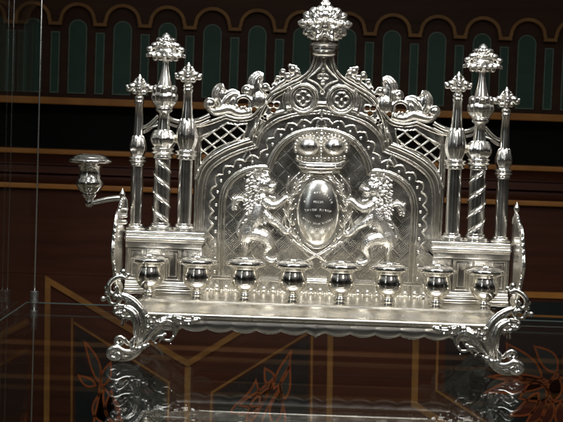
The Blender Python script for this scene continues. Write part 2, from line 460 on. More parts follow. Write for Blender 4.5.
ell(crown, Q(321.4, 138.2, -4*mm), (3.2*mm, 2.5*mm, 1.5*mm))
for i in range(13):
    x = 297.5+i*3.9; k = (i-6)/6
    ell(crown, Q(x, 157.0+2.2*(1-k*k)*.9, (-6+3.5*k*k)*mm), (1.8*mm, 1.6*mm, 1.9*mm), u=10, v=8)
tube(crown, [Q(296.5,160,0), Q(305,162.5,-4.5*mm), Q(320.8,163.5,-7*mm), Q(336.5,163.5,-4.5*mm), Q(345,161.5,0)], 1.2*mm)
tube(crown, [Q(300,165,0), Q(308,166,-4*mm), Q(320.5,166.7,-6*mm), Q(333,166.5,-4*mm), Q(341,166,0)], [3.1*mm]*5)
tube(crown, [Q(302,171,0), Q(309,171.8,-4*mm), Q(320.3,172.3,-6*mm), Q(332,172,-4*mm), Q(339.5,171.5,0)], 1.0*mm)
for i in range(6): ell(crown, Q(305.5+i*6, 167.4, -8.2*mm+abs(i-2.5)*.9*mm), 1.0*mm, u=8, v=6)
for i in (1, 3, 5): ell(crown, Q(303+i*6.0, 151.5, -8*mm), 1.5*mm, u=8, v=6)
box(crown, Q(304,150).x, Q(338,150).x, -.004, .0, Q(320,171).z, Q(320,150).z)
c = part('crown', crown, CAST)

# --- medallion
YM = -.003
mc = P(317.8, 212, YM); bm = bmesh.new()
prof = []
a_, b_ = 22.6*mm, 34.8*mm
rings = []; K = 64
for (f, h) in [(1.07,-1.2),(1.065,1.2),(1.035,2.3),(1.0,1.4),(.985,1.0)]+[(.975*math.cos(t), 1.2+9.5*math.sin(t)) for t in np.linspace(0.03, 1.5, 18)]:
    rings.append([bm.verts.new((mc.x+a_*f*math.cos(2*PI*j/K), mc.y-h*mm, mc.z+b_*f*math.sin(2*PI*j/K))) for j in range(K)])
for A, B in zip(rings, rings[1:]):
    for j in range(K): bm.faces.new((A[j], A[(j+1) % K], B[(j+1) % K], B[j]))
bm.faces.new(rings[-1])
bmesh.ops.recalc_face_normals(bm, faces=bm.faces[:])
med = part('medallion', bm, MEDAL)
def med_y(x, z):
    q = ((x-mc.x)/(.975*a_))**2+((z-mc.z)/(.975*b_))**2
    return mc.y-(1.2+9.5*math.sqrt(max(0, 1-q)))*mm
def letters(txt, size, pos, spacing=1.0):
    """visual-order string laid along pos(t) -> (x, z, angle); returns evaluated mesh pieces"""
    bmx = bmesh.new(); k = len(txt)
    for i, ch in enumerate(txt):
        if ch == ' ': continue
        cu = bpy.data.curves.new('t', 'FONT'); cu.body = ch; cu.size = size; cu.align_x = 'CENTER'; cu.extrude = .00006; cu.resolution_u = 2; cu.offset = -.00002
        to = bpy.data.objects.new('t', cu); C.objects.link(to)
        dg = bpy.context.evaluated_depsgraph_get(); dg.update()
        me = bpy.data.meshes.new_from_object(to.evaluated_get(dg))
        x, z, an = pos((i+.5)/k-.5)
        M = Matrix.Translation((x, 0, z)) @ Matrix.Rotation(-an, 4, 'Y') @ Matrix.Rotation(PI/2, 4, 'X')
        me.transform(M)
        for v in me.vertices: v.co.y = med_y(v.co.x, v.co.z)-.00032+(v.co.y)*.6
        bmx.from_mesh(me); bpy.data.objects.remove(to); bpy.data.curves.remove(cu); bpy.data.meshes.remove(me)
    return bmx
rows = [('תיבל תאז הרונמ', 3.1, 'up', 15.5, 12.5*mm), ('תסנכה', 3.4, 0, 9.6*mm, 9.6*mm), ('לאומש תודחא', 3.5, .0, 1.8*mm, 27*mm), ('רהנ', 3.2, 0, -4.4*mm, 6*mm),
        ('תרזעו הרות דומלתו', 2.9, 'dn', 0, 0), ('קל', 3.4, 0, -18*mm, 4.2*mm)]
txtbm = bmesh.new()
for txt, sz, mode, zz, ww in rows:
    sz = sz*mm
    if mode == 'up': f = lambda t: (mc.x+14.5*mm*math.sin(t*2.3), mc.z+2.5*mm+17.5*mm*math.cos(t*2.3)-sz*.3, -t*2.0)
    elif mode == 'dn': f = lambda t: (mc.x+t*31*mm, mc.z-12.2*mm+9.5*mm*(2*t)**2*.62, t*.75)
    elif ww > 20*mm: f = lambda t, zz=zz, ww=ww: (mc.x+t*ww, mc.z+zz-1.6*mm*(2*t)**2, -t*.25)
    else: f = lambda t, zz=zz, ww=ww: (mc.x+t*ww, mc.z+zz, 0)
    b2 = letters(txt, sz, f); me = bpy.data.meshes.new('x'); b2.to_mesh(me); b2.free(); txtbm.from_mesh(me); bpy.data.meshes.remove(me)
ins = obj('inscription', txtbm, CHASE, med, smooth=False)

# --- wreath of two crossed branches round the medallion
bm = bmesh.new()
def W(px, py, dy): p = P(px, py, -.004); p.y = dy*mm; return p
strands = [[(323,259,-5),(308,249,-5),(295,236,-4),(289,218,-4),(290,200,-4),(296,184,-4),(306,174,-3)],
           [(327,262,-4),(311,253,-5),(297,243,-4),(287,228,-4),(285,208,-4),(287,190,-4),(289,176,-4)],
           [(312,262,-4),(305,250,-4),(293,228,-5),(291,212,-5),(287,197,-4),(289,184,-4),(300,172,-3)],
           [(309,257,-4),(299,247,-4),(287,236,-4),(283,222,-4),(290,205,-6),(297,190,-4),(304,180,-4)]]
for st in strands:
    for mrr in (0, 1):
        pts = []
        for (x, y, d) in st:
            p = W(x, y, d)
            if mrr: p.x = 2*mc.x-p.x
            pts.append(p)
        tube(bm, pts, [.95*mm]*5+[.75*mm, .45*mm], seg=8)
for i in range(17):
    t = i/16; a = math.radians(-62+128*t)
    for mrr in (-1, 1):
        f = 1.26+.13*math.sin(i*2.1)
        x = mc.x+mrr*a_*f*math.cos(a); z = mc.z+b_*1.12*math.sin(a)
        tx = Vector((-mrr*math.sin(a)*a_, 0, math.cos(a)*b_)).normalized()
        for sd in (-1, 1):
            o_ = Vector((mrr*math.cos(a)*sd, -.25, math.sin(a)*sd*.6)); d = (tx+o_*.55).normalized(); c0 = Vector((x, -.0065, z))
            tube(bm, [c0, c0+d*3.6*mm, c0+d*7.6*mm], [.35*mm, 1.25*mm, .3*mm], n=3, seg=6, flat=.8)
wr = part('wreath', bm, CAST)

# --- lion (left built, right mirrored)
bm = bmesh.new()
def T(px, py, y): p = P(px, py, -.004); p.y = y*mm; return p
tube(bm, [T(260,205,-5),T(257,216,-6),T(252,225,-5.5),T(247,234,-5),T(244.5,241,-4.5)], [9.5*mm,9.6*mm,8.4*mm,8.8*mm,6.2*mm])
tube(bm, [T(244,238,-5),T(246,246,-5),T(245.5,253,-5),T(247,260,-5),T(253,263,-6)], [5.4*mm,3.8*mm,2.5*mm,2.2*mm,2.2*mm])
tube(bm, [T(247,236,-5.5),T(255,233.5,-7.5),T(264,236,-8.5),T(269,243,-8),T(266,250,-7),T(265,256,-6.5),T(270,260,-7.5),T(275,260,-7)], [6*mm,6.6*mm,6.8*mm,5.6*mm,3.3*mm,2.4*mm,2.5*mm,2.0*mm])
tube(bm, [T(264,200,-8.5),T(272,205,-10),T(279,203,-9),T(286,198,-8),T(289.5,199.5,-8)], [5*mm,4.2*mm,3.3*mm,3.0*mm,2.0*mm])
tube(bm, [T(264,212,-8.5),T(271,219,-10),T(278,224,-9),T(285,231,-8),T(289,231,-8)], [5*mm,4.2*mm,3.3*mm,3.0*mm,2.0*mm])
for (x, y) in ((289,197.5),(290.5,200),(290,202.5),(289,229),(291,231.5),(289,233.5),(276,258.5),(277,261),(254.5,261.5),(256,264)):
    ell(bm, T(x, y, -8 if x > 280 else -6.5), (1.5*mm,1.4*mm,1.1*mm), u=8, v=6)
tube(bm, [T(242,238,-3),T(237.5,233,-3.5),T(238.5,225,-4),T(244.5,217,-4),T(247.5,208,-4.5),T(244,200,-4.5),T(238,198.5,-4.5),T(234,202,-4.5),T(234,209,-4.5)], [1.7*mm,1.5*mm,1.5*mm,1.6*mm,1.7*mm,2.0*mm,2.6*mm,2.8*mm,1.2*mm])
for k in range(12): ell(bm, T(236.5+random.uniform(-4,4), 203+random.uniform(-5,7), -5.0), (1.6*mm, 1.5*mm, 2.4*mm), Matrix.Rotation(random.uniform(-.8,.8),3,'Y'), u=8, v=6)
# muscle and fur ridges over the trunk and haunch
for (x, y) in ((255,222),(251,228),(247,234),(252,236),(244,240),(257,226),(262,238),(266,241),(248,229)):
    for k in range(3):
        p = T(x+random.uniform(-3,3), y+random.uniform(-2.5,2.5), -12.2 if y < 232 else -11.6)
        tube(bm, [p+Vector((0,2.0*mm,0)), p+Vector((random.uniform(-1,1)*mm, 1.2*mm, -2.4*mm)), p+Vector((random.uniform(-1.4,1.4)*mm, 2.4*mm, -4.8*mm))], [.5*mm,.9*mm,.3*mm], n=2, seg=6)
# head with muzzle, brow, jaw
ell(bm, T(264,184,-8), (8*mm,6*mm,8.2*mm)); ell(bm, T(271,187,-9), (5.2*mm,4*mm,3.6*mm)); ell(bm, T(274.5,185.2,-9.5), (2*mm,2*mm,1.7*mm))
ell(bm, T(270.5,191.5,-8.5), (4*mm,3*mm,2.0*mm)); ell(bm, T(268,181,-10.5), (3*mm,2*mm,1.6*mm)); ell(bm, T(258,176,-9), (2.2*mm,2*mm,2.6*mm))
# mane tufts
for i in range(300):
    t = random.random(); cx = 258.5+2.5*math.sin(t*5); cy = 173+t*50; rad = 11+3.5*math.sin(PI*t)
    a = random.uniform(0, 2*PI); r = rad*math.sqrt(random.random())
    x = cx+r*math.cos(a)*1.0; y = cy+r*math.sin(a)*.45
    if x > 265 and 179 < y < 195: continue
    dep = -5.5-6.3*math.sqrt(max(0, 1-(r/rad)**2*.9))
    p = T(x, y, dep); ang = a+random.uniform(-.7, .7)
    d = Vector((math.cos(ang)*.7+ (x-258)*.03, -.55, -math.sin(ang)*.6-.45)).normalized()
    tube(bm, [p-d*1.0*mm, p+d*1.2*mm, p+d*3.0*mm+Vector((random.uniform(-1,1)*mm, 0, 0))], [1.05*mm, 1.0*mm, .35*mm], n=2, seg=6)
for k in range(8): ell(bm, T(262+random.uniform(-7,6), 173+random.uniform(-2,3), -7), (1.6*mm,1.6*mm,3*mm), u=8, v=6)
lion = part('lion', bm, FROST); fuse(lion, .38*mm, 1, .15)
l2 = mirrored(lion)

# --- crest scrolls over the shoulders
def cr(px, py, y=0): p = P(px, py, 0); p.y = y*mm; return p
def fluted(bm, pts, w, nrib=3, r0=1.0):
    """leaf of parallel ribs: pts 3D in the XZ plane, w list of half widths (m)"""
    q = [Vector(p) for p in pts]; k = len(q)
    for j in range(nrib):
        f = (j/(nrib-1)*2-1) if nrib > 1 else 0; line = []; rad = []
        for i in range(k):
            a = q[max(i-1,0)]; b = q[min(i+1,k-1)]; t = (b-a).normalized(); n = Vector((-t.z, 0, t.x))
            line.append(q[i]+n*w[i]*f*.72+Vector((0, abs(f)*.35*w[i], 0))); rad.append(max(w[i]*r0*1.05/nrib*1.25, .35*mm))
        tube(bm, line, rad, n=5, seg=8, flat=1.1)
bm = bmesh.new()
fluted(bm, [cr(224,108),cr(219.5,99),cr(219,92),cr(221,88),cr(224.5,86.5,-2)], [x*1.2*mm for x in (7,7.2,6.5,5.2,3.2)], 5)
ell(bm, cr(220,96,1), (6*mm,3*mm,9*mm))
fluted(bm, [cr(221,107),cr(227,99),cr(233,94.5),cr(240,94.5)], [x*1.2*mm for x in (5,5.5,4.6,2)], 3)
ell(bm, cr(209.5,103.5,-2), (5.4*mm,4*mm,5*mm)); tube(bm, [cr(206,108,-2),cr(204.5,103,-3),cr(208,98.8,-4),cr(213,100,-4),cr(213.5,104.5,-4),cr(210,105.5,-4)], 1.2*mm)
tube(bm, [cr(207,108),cr(214,112),cr(222,111),cr(230,110),cr(240,114),(cr(252,112))], [2.6*mm,4.8*mm,6.0*mm,5.6*mm,4.2*mm,4*mm], flat=.7)
R = 8.2
tube(bm, [cr(243.6+R*math.cos(a), 103.6+R*.9*math.sin(a)) for a in np.linspace(0, 2*PI, 13)[:-1]], 2.5*mm, closed=True, n=3)
ell(bm, cr(247,89.5,-1), (5*mm,4*mm,4.6*mm)); tube(bm, [cr(243,93,-3),cr(242.5,88.5,-3.5),cr(246,85.5,-4),cr(250,88,-4.5),cr(248,91.5,-5)], 1.1*mm)
fluted(bm, [cr(255,107),cr(256,97),cr(255,88),cr(256,80),cr(259.5,76),cr(263.5,76.5,-2)], [x*1.2*mm for x in (6.5,7,7.2,6.8,5.2,3.0)], 5)
ell(bm, cr(256,88,1), (6*mm,3*mm,12*mm)); ell(bm, cr(259,100,0), (8*mm,4*mm,9*mm))
fluted(bm, [cr(255,104),cr(261,98),cr(265,92)], [x*1.2*mm for x in (4.5,4,3)], 3)
ell(bm, cr(266,87.5,-1), (4.6*mm,4*mm,4.3*mm)); tube(bm, [cr(262,90,-3),cr(263,85,-4),cr(267,84,-4),cr(269.5,87,-5)], 1*mm)
fluted(bm, [cr(234,98),cr(231,102),cr(230,108)], [x*1.2*mm for x in (4,5,4)], 3)
for i in range(10): ell(bm, cr(222+i*3.2+random.uniform(-1,1), 108+random.uniform(-2,2), -3), (1.6*mm,1.4*mm,1.3*mm), u=8, v=6)
for (x, y, r) in ((277,80,3.2),(282.5,73.5,4.3),(288,78,4.2),(292.5,69.5,4.4),(297,72.5,3.6),(290,65.8,2.6),(274,84.5,2.6),(296,67,2.2)):
    ell(bm, cr(x, y, -1), (r*mm, r*.75*mm, r*mm*.95))
for (x, y) in ((283,71),(293,67),(288,75),(278,78),(297,70)):
    tube(bm, [cr(x-3,y+2,-3.5),cr(x-1.5,y-1.5,-4),cr(x+2,y-1,-4),cr(x+2,y+2,-4.2)], .8*mm, seg=6)
tube(bm, [cr(270,92),cr(280,84),cr(292,77),(cr(301,74))], 3.2*mm, flat=.7)
crest = part('crest_scroll', bm, CAST); fuse(crest, .5*mm, 1, .35); c2 = mirrored(crest)

# --- leaf clusters for the finials
def petal(bm, base, d, L, w, curl=-.35, lobes=True):
    """cupped acanthus leaf leaving base along d, bending with curl in z"""
    d = Vector(d).normalized(); side = d.cross(Vector((0,0,1)))
    side = side.normalized() if side.length > .05 else Vector((1,0,0))
    p = [Vector(base)+d*L*t+Vector((0,0,curl*L*t*t)) for t in (0,.35,.7,1)]
    tube(bm, p, [w*.35, w*.62, w*.55, w*.2], n=4, seg=8, flat=.55, up=(0,0,1) if abs(d.z) < .9 else None)
    tube(bm, [q+Vector((0,0,w*.22)) for q in p], [w*.12, w*.2, w*.16, w*.06], n=4, seg=6)
    for s in (-1, 1):
        if lobes:
            for t, ww, k in ((.35,.42,.6),(.68,.34,.5)):
                c = Vector(base)+d*L*t+Vector((0,0,curl*L*t*t))+side*s*w*k
                tube(bm, [c-side*s*w*ww*.6-d*w*ww*.8, c, c+side*s*w*ww*.9+d*w*ww*.9], [w*ww*.5, w*ww*.95, w*ww*.25], n=3, seg=8, flat=.6)
def fleuron_small(bm, c, s):
    """cross-shaped bloom: c = bottom of bloom"""
    x, y, z = c
    tube(bm, [(x,y,z-1*s),(x,y,z+6*s),(x,y,z+14*s)], [2.2*s,2.8*s,1.6*s])
    ell(bm, (x,y-3.6*s,z+9*s), 2.7*s)
    for a in range(4):
        an = a*PI/2; d = Vector((math.cos(an), math.sin(an)*.8, 0))
        b0 = Vector((x,y,z+8.5*s))
        ell(bm, b0+d*6.4*s+Vector((0,0,1.2*s)), (3.9*s,3.4*s,3.2*s)); ell(bm, b0+d*9.2*s+Vector((0,0,-1.0*s)), (3.0*s,2.8*s,2.8*s))
        ell(bm, b0+d*4.4*s+Vector((0,0,-3.6*s)), (2.6*s,2.4*s,2.4*s)); ell(bm, b0+d*4.0*s+Vector((0,0,4.6*s)), (2.2*s,2.2*s,2.2*s))
        ell(bm, b0+d*11.2*s+Vector((0,0,1.5*s)), (1.6*s,1.6*s,1.2*s), u=8, v=6)
    for dx in (-2.9, 2.9): ell(bm, (x+dx*s, y, z+15*s), (2.0*s,1.8*s,2.2*s))
    ell(bm, (x,y,z+16.0*s), (3.1*s,2.8*s,3.4*s)); ell(bm, (x,y,z+19.0*s), (1.5*s,1.5*s,1.8*s))
def fleuron_wide(bm, c, s):
    """spreading bloom with drooping leaf rim, 40 wide 27 high"""
    x, y, z = c
    lathe(bm, [(2.6*s,0),(3.2*s,2*s),(6*s,5*s),(9*s,8*s),(10*s,9.6*s),(6*s,12*s),(2*s,15*s)], c, 20)
    for k in range(8):
        an = k*PI/4; d = Vector((math.cos(an), math.sin(an), .16)); L = 18*s if k % 2 == 0 else 16.5*s
        petal(bm, (x,y,z+8.6*s), d, L, 8.5*s, -.32)
        an += PI/8; d = Vector((math.cos(an), math.sin(an), 0))
        ell(bm, Vector((x,y,z+4.6*s))+d*9.5*s, (2.8*s,2.8*s,2.8*s))
        petal(bm, Vector((x,y,z+8*s))+d*6*s, d, 10*s, 6.5*s, -.2)
    ell(bm, (x,y,z+11*s), (11*s,10*s,5*s)); ell(bm, (x,y,z+16*s), (6.5*s,6*s,6*s))
    for k in range(7):
        an = k*2*PI/7+.3; d = Vector((math.cos(an), math.sin(an), 0))
        petal(bm, Vector((x,y,z+13.5*s))+d*3*s, d+Vector((0,0,.6)), 9*s, 7.5*s, -.2)
    for k in range(5):
        an = k*2*PI/5-PI/2; d = Vector((math.cos(an), math.sin(an), 0))
        petal(bm, Vector((x,y,z+16.5*s))+d*1.5*s, d+Vector((0,0,.75)), 9*s, 6.5*s, -.1)
    ell(bm, (x,y,z+22.5*s), (4.6*s,4.2*s,4.2*s)); ell(bm, (x,y,z+25.6*s), (2.2*s,2.2*s,1.8*s))
    for dx in (-1, 1):
        for (xx, zz_, r) in ((5.5,20,3.6),(9.5,15.5,3.9),(14,12.4,3.3)): ell(bm, (x+dx*xx*s, y-4*s, z+zz_*s), (r*s, 3.2*s, r*.8*s))
    ell(bm, (x,y-7*s,z+15.5*s), (4.6*s,3.5*s,3.8*s))

# --- columns
YCOL = -.026; S = SC(YCOL)
def prof_px(xp, rows):           # rows (width px, y px) top to bottom -> (r, z) bottom to top
    return [(w/2*S, P(xp, y, YCOL).z) for w, y in rows][::-1]
def leafcup(bm, X, z0, z1, rb, rt, n=7, tip=2.2*mm, bulge=1.25):
    """ring of upright lobed leaves hugging a bulb"""
    hgt = z1-z0
    for ring in (0, 1):
        for k in range(n):
            a = 2*PI*(k+.5*ring)/n-PI/2; d = Vector((math.cos(a), math.sin(a), 0)); rr = 1.0 if not ring else .90
            b = Vector((X, YCOL, z0)); hh = hgt*(1 if not ring else 1.10)
            w = 2*PI*rb/n*.62
            pts = [b+d*rb*.75*rr, b+d*rb*bulge*rr+Vector((0,0,hh*.35)), b+d*(rb*bulge*.96+.0)*rr+Vector((0,0,hh*.65)), b+d*(rt+tip*.6)*rr+Vector((0,0,hh*.95)), b+d*(rt+tip)*rr+Vector((0,0,hh))]
            tube(bm, pts, [w*.7, w, w*.9, w*.55, w*.2], n=4, seg=8)
def column(kind, X, xp, ydat, side):
    """xp photo column position used for the heights"""
    z = lambda y: P(xp, y, YCOL).z
    col = empty('column'); col.parent = lamp; col.location = OFF
    d = ydat
    sc = lambda px: px/2*S
    # base
    bm = bmesh.new(); wb = d['shaft']
    zb = z(d['base1']); zt = z(d['base0']); h = zt-zb
    lathe(bm, [(sc(wb+11),0),(sc(wb+11.5),h*.14),(sc(wb+11),h*.26),(sc(wb+8),h*.3),(sc(wb+7.5),h*.45),(sc(wb+8.5),h*.52),(sc(wb+5),h*.62),(sc(wb+3),h*.8),(sc(wb+3.4),h*.9),(sc(wb),h)], (X,YCOL,zb), 36)
    part('base', bm, SIL, col, auto=50)
    # shaft
    zs = z(d['cap1']); bm = bmesh.new(); L = zs-zt; n = 170 if d.get('twist') else 10
    rings = []; K = 150 if d.get('twist') else 56
    for i in range(n+1):
        t = i/n; r = sc(wb)*(1+.04*math.sin(PI*t))*(1-.05*t); ring = []
        for j in range(K):
            a = 2*PI*j/K; rr = r
            if d.get('twist'):
                ph = ((a*side*-1)/(2*PI)*2+t*3.6+.15) % 1; rr = r*(1+.12*math.exp(-((min(ph,1-ph))/.03)**2)-.05*math.exp(-((min(ph,1-ph)-.10)/.045)**2))
            ring.append(bm.verts.new((X+rr*math.cos(a), YCOL+rr*math.sin(a), zt+L*t)))
        rings.append(ring)
    for A, B in zip(rings, rings[1:]):
        for j in range(K): bm.faces.new((A[j], A[(j+1) % K], B[(j+1) % K], B[j]))
    part('shaft', bm, SIL, col)
    # capital collars + leaf bulb
    bm = bmesh.new(); zc0, zc1 = z(d['cap1']), z(d['cap0']); h = zc1-zc0; wc = d['collar']
    lathe(bm, [(sc(wb),0),(sc(wc-3),h*.08),(sc(wc-3),h*.22),(sc(wb+1),h*.30),(sc(wc-1),h*.42),(sc(wc+1),h*.52),(sc(wc-1),h*.62),(sc(wc-4),h*.7),(sc(wc),h*.8),(sc(wc),h*.92),(sc(wc-5),h)], (X,YCOL,zc0), 36)
    zl0, zl1 = zc1, z(d['leaf0']); wl = d['leaf']; hl = zl1-zl0
    lathe(bm, [(sc(wl*.55),0),(sc(wl*.74),hl*.2),(sc(wl*.76),hl*.5),(sc(wl*.66),hl*.8),(sc(d['neck']),hl*1.02)], (X,YCOL,zl0), 30)
    leafcup(bm, X, zl0+.5*mm, zl1, sc(wl*.66), sc(d['neck'])+.6*mm, 7, 1.2*mm, 1.12)
    cp = part('capital', bm, SIL, col); fuse(cp, .42*mm, 1, .3)
    # neck up to finial
    bm = bmesh.new(); zn1 = z(d['fin1'])
    rows = d['neckp']
    lathe(bm, [(sc(w), z(y)-zl1+.0) for w, y in rows[::-1]], (X,YCOL,zl1), 30)
    part('neck', bm, SIL, col, auto=60)
    bm = bmesh.new()
    if kind == 'tall':
        zc2 = z(d['cup1']); zc3 = z(d['cup0'])
        leafcup(bm, X, zc2, zc3, sc(17), sc(21), 6, 1.4*mm, 1.05)
        q = part('leaf_cup', bm, SIL, col); fuse(q, .42*mm, 1, .3); bm = bmesh.new()
        fleuron_wide(bm, (X, YCOL, zn1-1.5*mm), S*1.13)
    else:
        fleuron_small(bm, (X, YCOL, zn1-.5*mm), S*1.14)
    q = part('finial', bm, CAST, col); fuse(q, .45*mm, 1, .3)
    return col
specT = dict(base1=232,base0=222,shaft=17,twist=True,cap1=159,cap0=147,collar=23,leaf0=131,leaf=25,neck=11,fin1=62,cup1=104.5,cup0=87,
    neckp=[(7,60),(7.5,63),(9,70),(13,79),(18,88),(20,95),(19,101),(14,104),(19,105),(20,106.5),(17,108),(18,109.5),(17,111),(11,113),(11,120),(12.5,127),(14,133)])
specI = dict(base1=232,base0=223,shaft=14.5,cap1=160,cap0=150,collar=22,leaf0=121,leaf=20.5,neck=10,fin1=85,
    neckp=[(7,83),(10,85),(11,86.5),(9,88),(10.5,89.5),(10.5,91),(9,92.5),(9.5,102),(11,112),(12.5,121),(13,126)])
specO = dict(base1=232,base0=223,shaft=12.5,cap1=166,cap0=156,collar=18,leaf0=137,leaf=16.5,neck=8,fin1=97,
    neckp=[(7,95),(10,97),(10.5,98.5),(8.5,100),(10,101.5),(10,103),(8,104.5),(8.5,118),(9.5,130),(10.5,138),(11,141)])
for (X, kind, sp, xp) in ((.1550,'tall',specT,163),(.1323,'inner',specI,185),(.1797,'outer',specO,136)):
    a = column(kind, -X, xp, sp, -1)
    b = empty('column'); b.parent = lamp; b.location = OFF
    for ch in list(a.children): mirrored(ch, b)

# --- swags between the columns
def swag(bm, pts, r):
    for off in ((0, 0), (-.3, 5.4)):
        tube(bm, [cr(x+off[0], y+off[1], -6 if off[1] == 0 else -4) for x, y in pts], [r*mm*(1 if off[1] == 0 else .7)]*len(pts), n=5, seg=8)
    k = len(pts)
bm = bmesh.new()
swag(bm, [(166,115),(171,119),(180,121.5),(190,121.5),(200,119.5),(210,115)], 2.4)
swag(bm, [(141,127.5),(146,126.5),(152,122.5),(159,115.5)], 2.0)
tube(bm, [cr(160,125,-6),cr(150,128,-6),cr(141,134,-6)], 1.3*mm)
sw = part('swag_rail', bm, SIL); mirrored(sw)

# --- plinths under the columns
YP0, YP1 = -.048, .002
ZF = P(318, 305.5, -.096).z; ZR = P(318, 318.3, -.121).z
zt = P(165, 231.5, YP0).z; zm = P(165, 242, YP0).z; zl = ZF
def plinth():
    pl = bmesh.new()
    X0, X1 = -.1868, -.1125
    for (z0, z1, e, bv) in ((zm-6*mm, zt-.2*mm, 0, .6), (zt-2.6*mm, zt, 2.4, .8), (zt-5.4*mm, zt-3.0*mm, 1.6, .8), (zt-8.4*mm, zt-5.9*mm, 2.8, 1.0), (zt-10.4*mm, zt-8.8*mm, 1.0, .5)):
        box(pl, X0-e*.4*mm, X1+e*mm, YP0-e*mm, YP1, z0, z1, bv*mm)
    zb1 = zm-5.6*mm
    for (z, e, r) in ((zt-1.3*mm, 2.2, 1.3), (zt-4.1*mm, 1.2, 1.1), (zt-7.0*mm, 2.6, 1.6), (zt-10*mm, .8, .8), (zl+10.7*mm, 0, 1.3), (zl+7.4*mm, 2.2, 1.7), (zl+3.2*mm, 4.6, 2.1)):
        tube(pl, [(X0+1*mm, YP0-e*mm, z), (X1+e*.6*mm, YP0-e*mm, z), (X1+e*mm*.6, YP1-2*mm, z)], r*mm, n=1, seg=14)
    box(pl, X0, X1, YP0+3.2*mm, YP1-.3*mm, zl+8*mm, zb1+2*mm)
    for (z0, z1, e) in ((zl+9.5*mm, zl+12*mm, 0), (zl+6*mm, zl+9*mm, 2), (zl+1.5*mm, zl+5.5*mm, 4.5), (zl-.5*mm, zl+1.2*mm, 6.5)):
        box(pl, X0, X1+e*.6*mm, YP0-e*mm, YP1-.6*mm, z0, z1, .9*mm)
    o = part('plinth', pl, SIL, auto=40)
    for i in range(4):
        b = bmesh.new(); w = 12.5*mm; xa = X0+3.4*mm+i*18.2*mm
        wi = 13.0*mm; za, zb2 = zl+14*mm, zm-8*mm
        yy = YP0+2.6*mm
        tube(b, [(xa, yy, za), (xa+wi, yy, za), (xa+wi, yy, zb2), (xa, yy, zb2)], 1.35*mm, n=1, closed=True)
        g = 3.0*mm; tube(b, [(xa+g, yy+.4*mm, za+g), (xa+wi-g, yy+.4*mm, za+g), (xa+wi-g, yy+.4*mm, zb2-g), (xa+g, yy+.4*mm, zb2-g)], .8*mm, n=1, closed=True)
        obj('panel', b, SIL, o, auto=30)
    return o
pl = plinth(); pr = mirrored(pl)
for ch in list(pl.children): mirrored(ch, pr)

# --- tray
bm = bmesh.new()
HX, YF, YB = .1865, -.121, .006
def ring_at(ins, z):
    x, f, b = HX-ins, YF+ins, YB-ins*.25; c = max(.5*mm, 9*mm-ins*.3); out = []
    for (cx, cy, a0) in ((x-c, f+c, -PI/2), (x-c, b-c, 0), (-x+c, b-c, PI/2), (-x+c, f+c, PI)):
        for k in range(5):
            a = a0+PI/2*k/4; out.append(bm.verts.new((cx+c*math.cos(a), cy+c*math.sin(a), z)))
    return out
zf_, zr_ = ZF/mm, ZR/mm
RG = [ring_at(i*mm, z*mm) for i, z in ((12,zr_-6.4),(6,zr_-6),(3,zr_-5.4),(1.2,zr_-4.8),(.2,zr_-3.6),(0,zr_-2.2),(.3,zr_-.9),(1.4,zr_),(2.8,zr_+.1),(3.8,zr_-.6),(5.0,zr_-.9),(7,zr_-.3),(10,zr_+1.4),(14,zr_+3.9),(18,zr_+6.0),(21,zf_-1.4),(22.5,zf_-1.1),(23.4,zf_+.5),(25,zf_+.9),(27,zf_+.2),(29,zf_),(60,zf_))]
for A, B in zip(RG, RG[1:]):
    k = len(A)
    for j in range(k): bm.faces.new((A[j], A[(j+1) % k], B[(j+1) % k], B[j]))
bm.faces.new(RG[0][::-1]); bm.faces.new(RG[-1])
bmesh.ops.recalc_face_normals(bm, faces=bm.faces[:])
TRAYM = silver('silver_tray', col=(.72,.685,.61), rough=.24, bump=.06, bscale=60)
tray = part('tray', bm, TRAYM, auto=60)
# apron, a thin sheet with a scalloped lower edge
bm = bmesh.new()
def lowz(u):
    u = abs(u)/mm; base = 34.5
    if u < 9: return (base-6.5- 2.0+ 5.2*(u/9)**.6)*mm
    k = (u-9) % 23; k = k/23
    return (base-3.2-3.0*math.sin(PI*k)**.8)*mm
us = np.linspace(-.168, .168, 337); V = []
for u in us:
    zb_ = lowz(u); edge = min(1, (0.168-abs(u))/.01)
    r = []
    for t in (0, .25, .5, .75, .93, 1):
        zt_ = (ZR-5.5*mm)*(1-t)+zb_*t; y = -.1165-1.8*mm*math.sin(t*PI*.9)
        r.append(bm.verts.new((u, y-(.5*mm if t == .93 else 0), zt_)))
    for t in (1, .5, 0):
        zt_ = (ZR-5.5*mm)*(1-t)+zb_*t; r.append(bm.verts.new((u, -.1150-1.6*mm*math.sin(t*PI*.9), zt_)))
    V.append(r)
for A, B in zip(V, V[1:]):
    for j in range(9): bm.faces.new((A[j], A[(j+1) % 9], B[(j+1) % 9], B[j]))
bm.faces.new(V[0]); bm.faces.new(V[-1][::-1]); bmesh.ops.recalc_face_normals(bm, faces=bm.faces[:])
ap = part('apron', bm, SIL, auto=60)
for sx in (-1, 1):
    bm = bmesh.new()
    ys = np.linspace(-.105, -.004, 90); V = []
    for y in ys:
        zb_ = lowz(y+.05)
        V.append([bm.verts.new((sx*.182, y, ZR-5.5*mm)), bm.verts.new((sx*.183, y, zb_)), bm.verts.new((sx*.181, y, zb_)), bm.verts.new((sx*.1805, y, ZR-5.5*mm))])
    for A, B in zip(V, V[1:]):
        for j in range(4): bm.faces.new((A[j], A[(j+1) % 4], B[(j+1) % 4], B[j]))
    bm.faces.new(V[0]); bm.faces.new(V[-1][::-1])
    bmesh.ops.recalc_face_normals(bm, faces=bm.faces[:])
    part('side_apron', bm, SIL)

